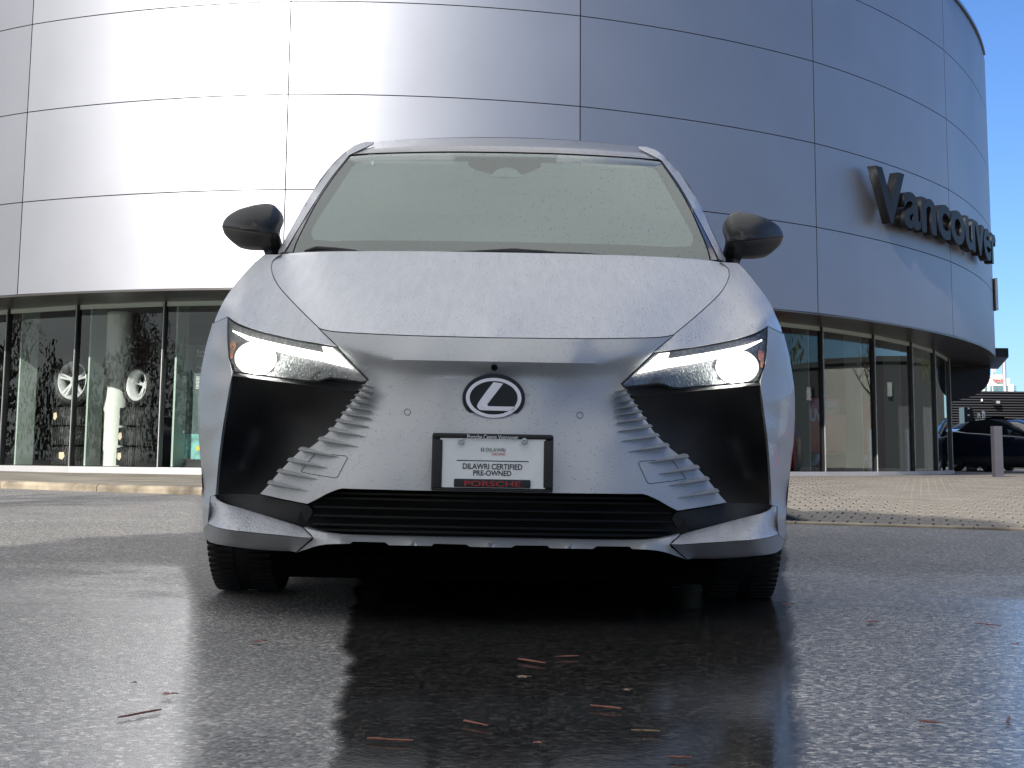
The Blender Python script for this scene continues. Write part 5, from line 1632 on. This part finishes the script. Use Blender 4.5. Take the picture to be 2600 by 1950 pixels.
panel('front_structure', shell_poly2, D_sh, M['void'], car, -1, gap=0, step=30, flange=0)
# belly pan: closes the body towards the road between the wheels
bm = bmesh.new()
pp = [(-.62, -.02, .175), (.62, -.02, .175), (.66, .22, .14), (.66, 4.2, .14), (-.66, 4.2, .14), (-.66, .22, .14)]
f = bm.faces.new([bm.verts.new(p) for p in pp])
r = bmesh.ops.extrude_face_region(bm, geom=[f])
for v in r['geom']:
    if isinstance(v, bmesh.types.BMVert): v.co.z += .05
bmesh.ops.recalc_face_normals(bm, faces=bm.faces)
from_bm('belly_pan', bm, M['pan'], car)
bm = bmesh.new(); box(bm, (0, .16, .15), (1.34, .04, .13), bevel=.01); from_bm('nose_shade_bar', bm, M['pan'], car)  # added black bar standing in for the deep shade under the nose
bm = bmesh.new(); box(bm, (0, 4.18, .155), (1.62, .08, .25), bevel=.02); from_bm('rear_light_block', bm, M['black_plastic'], car)  # added low bar that blocks light reaching under the car from behind
for s_ in (-1, 1):
    bm = bmesh.new(); box(bm, (s_ * .84, 2.1, .19), (.12, 1.9, .14), bevel=.02); from_bm('side_sill', bm, M['black_plastic'], car)

# wheels
for y in (WF, WR):
    for sg in (-1, 1):
        w = empty('wheel', (sg * .818, y, WZ + .0)); w.parent = car
        R_ = WZ + .004
        bm = tyre_bm(.225, R_ - .003, .27, 'X', True, .008, 90)
        from_bm('tyre', bm, M['rubber'], w, True, 40)
        from_bm('rim', rim_bm(.235, .27, 5, sg), M['galv_rim'], w, True)

# door mirrors
mo = Q([(557.9, 574.9), (561.7, 562), (572, 549), (586.8, 538.7), (602, 531), (619, 526), (637, 521), (655.5, 518), (670, 516.7), (682.6, 518), (692, 521.5), (699, 528.5), (704, 540), (705, 550), (703, 561), (697, 575), (695.3, 589)], 2)
ms = Q([(695.3, 589), (700, 606), (708, 633)], 2); msb = Q([(708, 633), (690, 650), (668, 650)], 2); ms2 = Q([(668, 650), (663, 636), (657, 627.5)], 2)
mb = Q([(657, 627.5), (626.6, 627), (605, 624), (588.6, 618.5), (572, 603.8), (563, 592), (557.9, 574.9)], 2)
cxm = -635
def D_mir(p):
    p = np.array(p, float)[:, :2]
    # rounded pod: nearest in its middle, falling away at the rim; a crisp fold two thirds down
    u_ = (p[:, 0] + 622) / 78; v_ = (p[:, 1] - 575) / 58
    r2 = np.clip(u_ ** 2 + v_ ** 2, 0, 1.6)
    fold = 590 + .10 * (p[:, 0] + 700)
    t = p[:, 1] - fold
    d = 5.72 + .10 * r2 + .03 * np.tanh(np.maximum(t, 0) / 9) - .012 * np.exp(-(t / 7) ** 2)
    d += .04 * np.clip((p[:, 0] + 585) / 25, 0, 1) 
    return d
mir_poly = outline(mo, ms, msb, ms2, mb, step=7)
for s in (-1, 1):
    m_ = panel('door_mirror', mir_poly, D_mir, M['mirror_black'], car, s, gap=0, step=6, flange=.10, angle=60)
    gp = inset(mir_poly, 6)
    gp = [p for p in gp if p[1] < 618]
    panel('mirror_glass', gp, flat(5.915), M['chrome'], m_, s, gap=0, step=20, flange=0)
    ln = outline(Q([(560, 577), (600, 583), (650, 590), (690, 596)], 2), Q([(690, 596), (690, 598)], 2), Q([(690, 598), (650, 593), (600, 586.5), (561, 581)], 2), step=8)
    panel('mirror_strip', ln, shift(D_mir, -.002), M['trim'], m_, s, gap=0, step=8, flange=.004)

# wipers
def wiper(pts, label, base):
    w = empty('wiper', (0, 0, 0)); w.parent = car; w['label'] = label
    for nm, pp_, r_, mm in pts:
        bm = bmesh.new()
        d_ = D_ws([(a, b) for a, b in pp_])
        tube(bm, [P(a, b, d_[i] - .03) - CAR0 for i, (a, b) in enumerate(pp_)], [x * .0016 for x in r_], 8)
        from_bm(nm, bm, M[mm], w, True)
wiper([('arm', [(-500, 648), (-470, 640), (-420, 641), (-370, 645)], [4, 6.5, 5, 4], 'black_plastic'), ('blade', [(-492, 650), (-430, 646), (-330, 646.5)], [3, 4, 2.5], 'rubber')], 'wiper parked below the left end of the windscreen', 0)
wiper([('arm', [(-60, 640), (30, 636), (100, 639), (180, 643)], [3, 5.5, 5, 3], 'black_plastic'), ('blade', [(-165, 644), (0, 639), (200, 642), (330, 648)], [2, 4, 4, 2], 'rubber')], 'long wiper parked below the middle of the windscreen', 0)

# ================================================================== BEHIND THE VIEWER (seen mirrored in the windows and panels)
def leaf_crown(bm, c, rx, rz, n, size, rnd):
    for _ in range(n):
        a = rnd.uniform(0, 2 * math.pi); z = rnd.uniform(-1, 1); r = math.sqrt(max(0, 1 - z * z)) * rnd.uniform(.35, 1) ** .6
        k = 1 + .25 * math.sin(3 * a + z * 4)
        p = Vector((c[0] + rx * r * k * math.cos(a), c[1] + rx * r * k * math.sin(a), c[2] + rz * z * rnd.uniform(.6, 1)))
        u = Vector((rnd.gauss(0, 1), rnd.gauss(0, 1), rnd.gauss(0, 1))).normalized(); w = u.cross(Vector((rnd.gauss(0, 1), rnd.gauss(0, 1), rnd.gauss(0, 1)))).normalized()
        s = size * rnd.uniform(.6, 1.4)
        bm.faces.new([bm.verts.new(p + u * s), bm.verts.new(p + w * s * .6), bm.verts.new(p - u * s), bm.verts.new(p - w * s * .6)])
def tree(x, y, h, label, leafm, dens=1.0, bare=False, seed=1):
    rnd = random.Random(seed)
    t = empty('tree', (x, y, 0)); tag(t, label, 'tree', 'trees mirrored in the showroom glass')
    bm = bmesh.new()
    tube(bm, [(0, 0, 0), (rnd.uniform(-.1, .1), 0, h * .3), (rnd.uniform(-.2, .2), rnd.uniform(-.2, .2), h * .62), (0, 0, h * .95)], [h * .018, h * .014, h * .009, h * .003], 8)
    tips = []
    for k in range(16 if bare else 11):
        z0 = h * rnd.uniform(.28, .8); a = rnd.uniform(0, 6.28); L_ = h * rnd.uniform(.16, .3) * (1.1 - z0 / h)* 1.6
        d = Vector((math.cos(a), math.sin(a), rnd.uniform(.5, 1.1)))
        p0 = Vector((0, 0, z0)); p1 = p0 + d * L_ * .5; p2 = p1 + Vector((d.x, d.y, d.z * 1.3)) * L_ * .5
        tube(bm, [p0, p1, p2], [h * .007, h * .004, h * .0015], 5); tips += [p1, p2]
        for _ in range(3):
            e = p1 + Vector((rnd.uniform(-1, 1), rnd.uniform(-1, 1), rnd.uniform(.1, 1))) * L_ * .5
            tube(bm, [p1, e], [h * .003, h * .001], 4); tips.append(e)
    from_bm('trunk', bm, M['bark'], t, True, 60)
    bm = bmesh.new()
    for p in tips:
        leaf_crown(bm, p, h * .09, h * .08, int((14 if bare else 260) * dens), h * .0075, rnd)
    from_bm('crown', bm, leafm, t)
spots = [(-26, -14, 8.5, 'leaf', 1), (-33, -6, 7.5, 'leaf', 0), (-38, 2, 8.5, 'leaf2', 1), (-21, -21, 9, 'leaf2', 0), (-43, 11, 9, 'leaf', 1), (-30, -22, 10, 'leaf', 1), (-48, 20, 10, 'leaf2', 0), (-15.5, -27, 10.5, 'leaf', 0)]
names = ['green tree behind the viewer, nearest of the row mirrored in the left windows', 'low green tree second in the mirrored row', 'rust coloured tree third in the mirrored row', 'rust coloured tree with thin crown standing behind the viewer',
         'tall green tree fourth in the mirrored row', 'tall green tree in the rear rank of the mirrored row', 'tall rust coloured tree at the far end of the mirrored row', 'tall sparse green tree nearest the sun']
for i, (x, y, h, lm, dn) in enumerate(spots):
    tree(x, y, h, names[i], M[lm], .6 if dn else .4, False, 10 + i)
def shade_tree(x, y, zc, rx, rz, label, n, seed, lm='leaf'):  # unseen tree added to keep direct sun off the car and foreground
    rnd = random.Random(seed)
    t = empty('tree', (x, y, 0)); tag(t, label, 'tree', 'trees mirrored in the showroom glass')
    bm = bmesh.new(); tube(bm, [(0, 0, 0), (.05, 0, zc * .5), (0, .05, zc), (0, 0, zc + rz * .8)], [.22, .18, .12, .03], 8)
    for k in range(14):
        a = rnd.uniform(0, 6.28); z0 = zc - rz * rnd.uniform(-.5, .8); tube(bm, [(0, 0, z0), (rx * .45 * math.cos(a), rx * .45 * math.sin(a), z0 + .4), (rx * .85 * math.cos(a), rx * .85 * math.sin(a), z0 + 1.0)], [.06, .04, .01], 5)
    from_bm('trunk', bm, M['bark'], t, True, 60)
    bm = bmesh.new(); leaf_crown(bm, (0, 0, zc), rx, rz, n, .16, rnd)
    from_bm('crown', bm, M[lm], t)
def sun_from(tx, ty, tz, D):
    return tx + math.sin(SUN_AZ) * D, ty - math.cos(SUN_AZ) * D, tz + D * math.tan(SUN_EL)
x_, y_, z_ = sun_from(-.50, 5.3, .7, 12.5); shade_tree(x_, y_, z_, 2.15, 2.6, 'dense evergreen added unseen behind the viewer to shade the silver car', 15000, 77)
x_, y_, z_ = sun_from(1.0, 3.1, .0, 8.0); shade_tree(x_, y_, z_, 1.7, 1.7, 'small round evergreen added unseen behind the viewer to shade the right foreground', 9000, 79)
tree(-9.3, 1.0, 8.5, 'thin leafless tree left of the viewer that throws streaky shadows', M['leaf2'], .12, True, 41)
tree(-11.5, -1.5, 9.5, 'second leafless tree further left, throwing streaks on the far asphalt', M['leaf2'], .12, True, 42)
# distant belt of trees all round the back
rnd = random.Random(5)
bm = bmesh.new()
for k in range(150):
    a = rad(150) + rad(240) * k / 150 + rnd.uniform(-.02, .02)
    r_ = rnd.uniform(75, 95)
    hh = rnd.uniform(4, 8.5)
    leaf_crown(bm, (r_ * math.cos(a), 5 + r_ * math.sin(a), hh * .5), hh * .6, hh * .55, 260, .3, rnd)
tag(from_bm('distant_trees', bm, M['leaf']), kind='stuff')
# buildings opposite, mirrored in the right windows
b1 = empty('warehouse', (34, -16, 0), (0, 0, rad(-35))); tag(b1, 'dark clad warehouse with a pale rendered end wall, mirrored in the right windows', 'building')
boxo('wall', (0, 0, 2.6), (22, 10, 5.2), M['back_dark'], b1)
boxo('end_wall', (-6, 5.2, 3.2), (5, .5, 6.4), M['back_wall'], b1)
boxo('roof', (0, 0, 5.3), (22.4, 10.4, .2), M['back_dark'], b1)
for k in range(5): boxo('window', (-1 + k * 2.4, 5.03, 2.4), (1.6, .08, 1.2), M['car_glass'], b1)
b2 = empty('warehouse', (35, 45, 0), (0, 0, math.atan2(.83, -.63))); tag(b2, 'low black building with a white bay and wall lamps, mirrored in the last windows', 'building')
boxo('wall', (0, 0, 2.0), (34, 8, 4.0), M['back_dark'], b2)
boxo('white_wall', (-4, 4.1, 1.9), (7, .3, 3.8), M['back_wall'], b2)
boxo('roof', (0, 0, 4.1), (34.4, 8.4, .2), M['back_dark'], b2)
for k in (-14, -9, 3, 8, 13): boxo('wall_lamp', (k, 4.15, 3.0), (.5, .3, .5), M['galv'], b2)
for k in (-12, 5, 11): boxo('door', (k, 4.08, 1.2), (2.2, .12, 2.4), M['door_grey'], b2)
tree(19.5, 33, 5.5, 'bare tree right of the driveway, mirrored in the third right window', M['leaf2'], .10, True, 61)
tree(17.5, 42, 5.5, 'leafy green tree right of the driveway, mirrored in the last window', M['leaf'], .5, False, 62)
tree(24, 30, 6, 'slender bare tree further right, mirrored in the second right window', M['leaf2'], .12, True, 63)
simple_car('parked_car', (17, 24, 0), rad(110), 'red_car', 'red car parked right of the driveway, mirrored in the right windows', 'cars mirrored in the showroom glass', H_=1.5)
# parked cars opposite
for i, (x, y, rz, lb) in enumerate(((-13, 3.5, 40, 'dark car parked opposite the left windows, mirrored in the glass'), (-17, 9, 35, 'second dark car opposite the left windows, mirrored behind the first'), (-7.5, -9, 10, 'dark car parked behind the viewer'), (17, 5, -50, 'dark blue car parked opposite the right windows'))):
    simple_car('parked_car', (x, y, 0), rad(rz), 'car_black' if i != 3 else 'car_blue', lb, 'cars mirrored in the showroom glass', H_=1.36)

# ================================================================== LITTER ON THE GROUND
def litter(u, v, L_, kind, label, seed):
    rnd = random.Random(seed); g = on_ground(u, v, .004)
    bm = bmesh.new()
    ppm = F0 / g.y; Lm = L_ / ppm
    if kind == 'needle':
        a = rnd.uniform(-.9, .9)
        n = 3
        for k in range(n):
            da = rnd.uniform(-.12, .12) * (k > 0)
            pts = [Vector((math.cos(a + da) * Lm * (t - .5), math.sin(a + da) * Lm * 2.2 * (t - .5) + .004 * rnd.uniform(-1, 1), .002)) for t in (0, .25, .5, .75, 1)]
            tube(bm, pts, [.0008, .0015, .0018, .0014, .0006], 5)
    else:
        n = 9; pts = []
        for k in range(n):
            a = 2 * math.pi * k / n; r_ = Lm * .5 * (1 + .35 * math.sin(3 * a + seed) * (k % 2))
            pts.append(Vector((r_ * math.cos(a), 1.6 * r_ * math.sin(a) * .8, .004 + .35 * Lm * .3 * math.cos(2 * a + seed) ** 2)))
        c = bm.verts.new((0, 0, .003)); vs = [bm.verts.new(p) for p in pts]
        for k in range(n): bm.faces.new((c, vs[k], vs[(k + 1) % n]))
        tube(bm, [(Lm * .4, 0, .006), (Lm * .8, .01, .004)], .0012, 4)
    m = M['litter2'] if 'yellow' in label or 'pale' in label else M['litter']
    o = from_bm('fallen_leaf' if kind != 'needle' else 'pine_needles', bm, m)
    o.location = g; tag(o, label, 'leaf' if kind != 'needle' else 'needles', 'leaves and needles lying on the wet asphalt')
for i, (u, v, L_, kd, lb) in enumerate([
    (355, 1814, 95, 'needle', 'reddish needles lying at the lower left, clear of the car reflection'), (334, 1739, 12, 'leaf', 'small orange leaf left of the coarse asphalt strip'), (425, 1768, 30, 'leaf', 'orange brown leaf at the left border of the coarse strip'),
    (655, 1632, 26, 'leaf', 'orange leaf on the coarse strip close under the left tyre'), (1350, 1680, 75, 'needle', 'rust red needles in the dark reflection, longer pair'), (1440, 1668, 60, 'needle', 'rust red needles just right of the longer pair'),
    (1324, 1724, 30, 'leaf', 'pale curled leaf in the dark reflection below the number plate'), (1538, 1797, 75, 'needle', 'light brown needle bundle right of the middle of the reflection'), (1208, 1838, 70, 'needle', 'dull brown needles left of the middle near the bottom'),
    (990, 1880, 115, 'needle', 'long red brown needles beside the coarse strip at the bottom'), (1366, 1892, 22, 'leaf', 'orange leaf at the bottom middle'), (1640, 1858, 70, 'needle', 'forked pale needles in the lower right of the reflection'),
    (1725, 1925, 60, 'needle', 'pinkish needles at the bottom right of the reflection'), (2510, 1587, 55, 'needle', 'salmon coloured needles at the far right edge'), (2212, 1583, 28, 'leaf', 'reddish leaf in the puddle right of the car'),
    (2560, 1830, 60, 'needle', 'dull red needles at the lower right corner'), (2360, 1835, 45, 'needle', 'thin forked needle in the right puddle'), (2000, 1537, 25, 'leaf', 'dark brown leaf beside the right tyre'), (2575, 1640, 18, 'leaf', 'small dark leaf at the right edge'), (1590, 1757, 20, 'leaf', 'small yellow leaf above the light brown needle bundle')]):
    litter(u, v, L_, kd, lb, i)
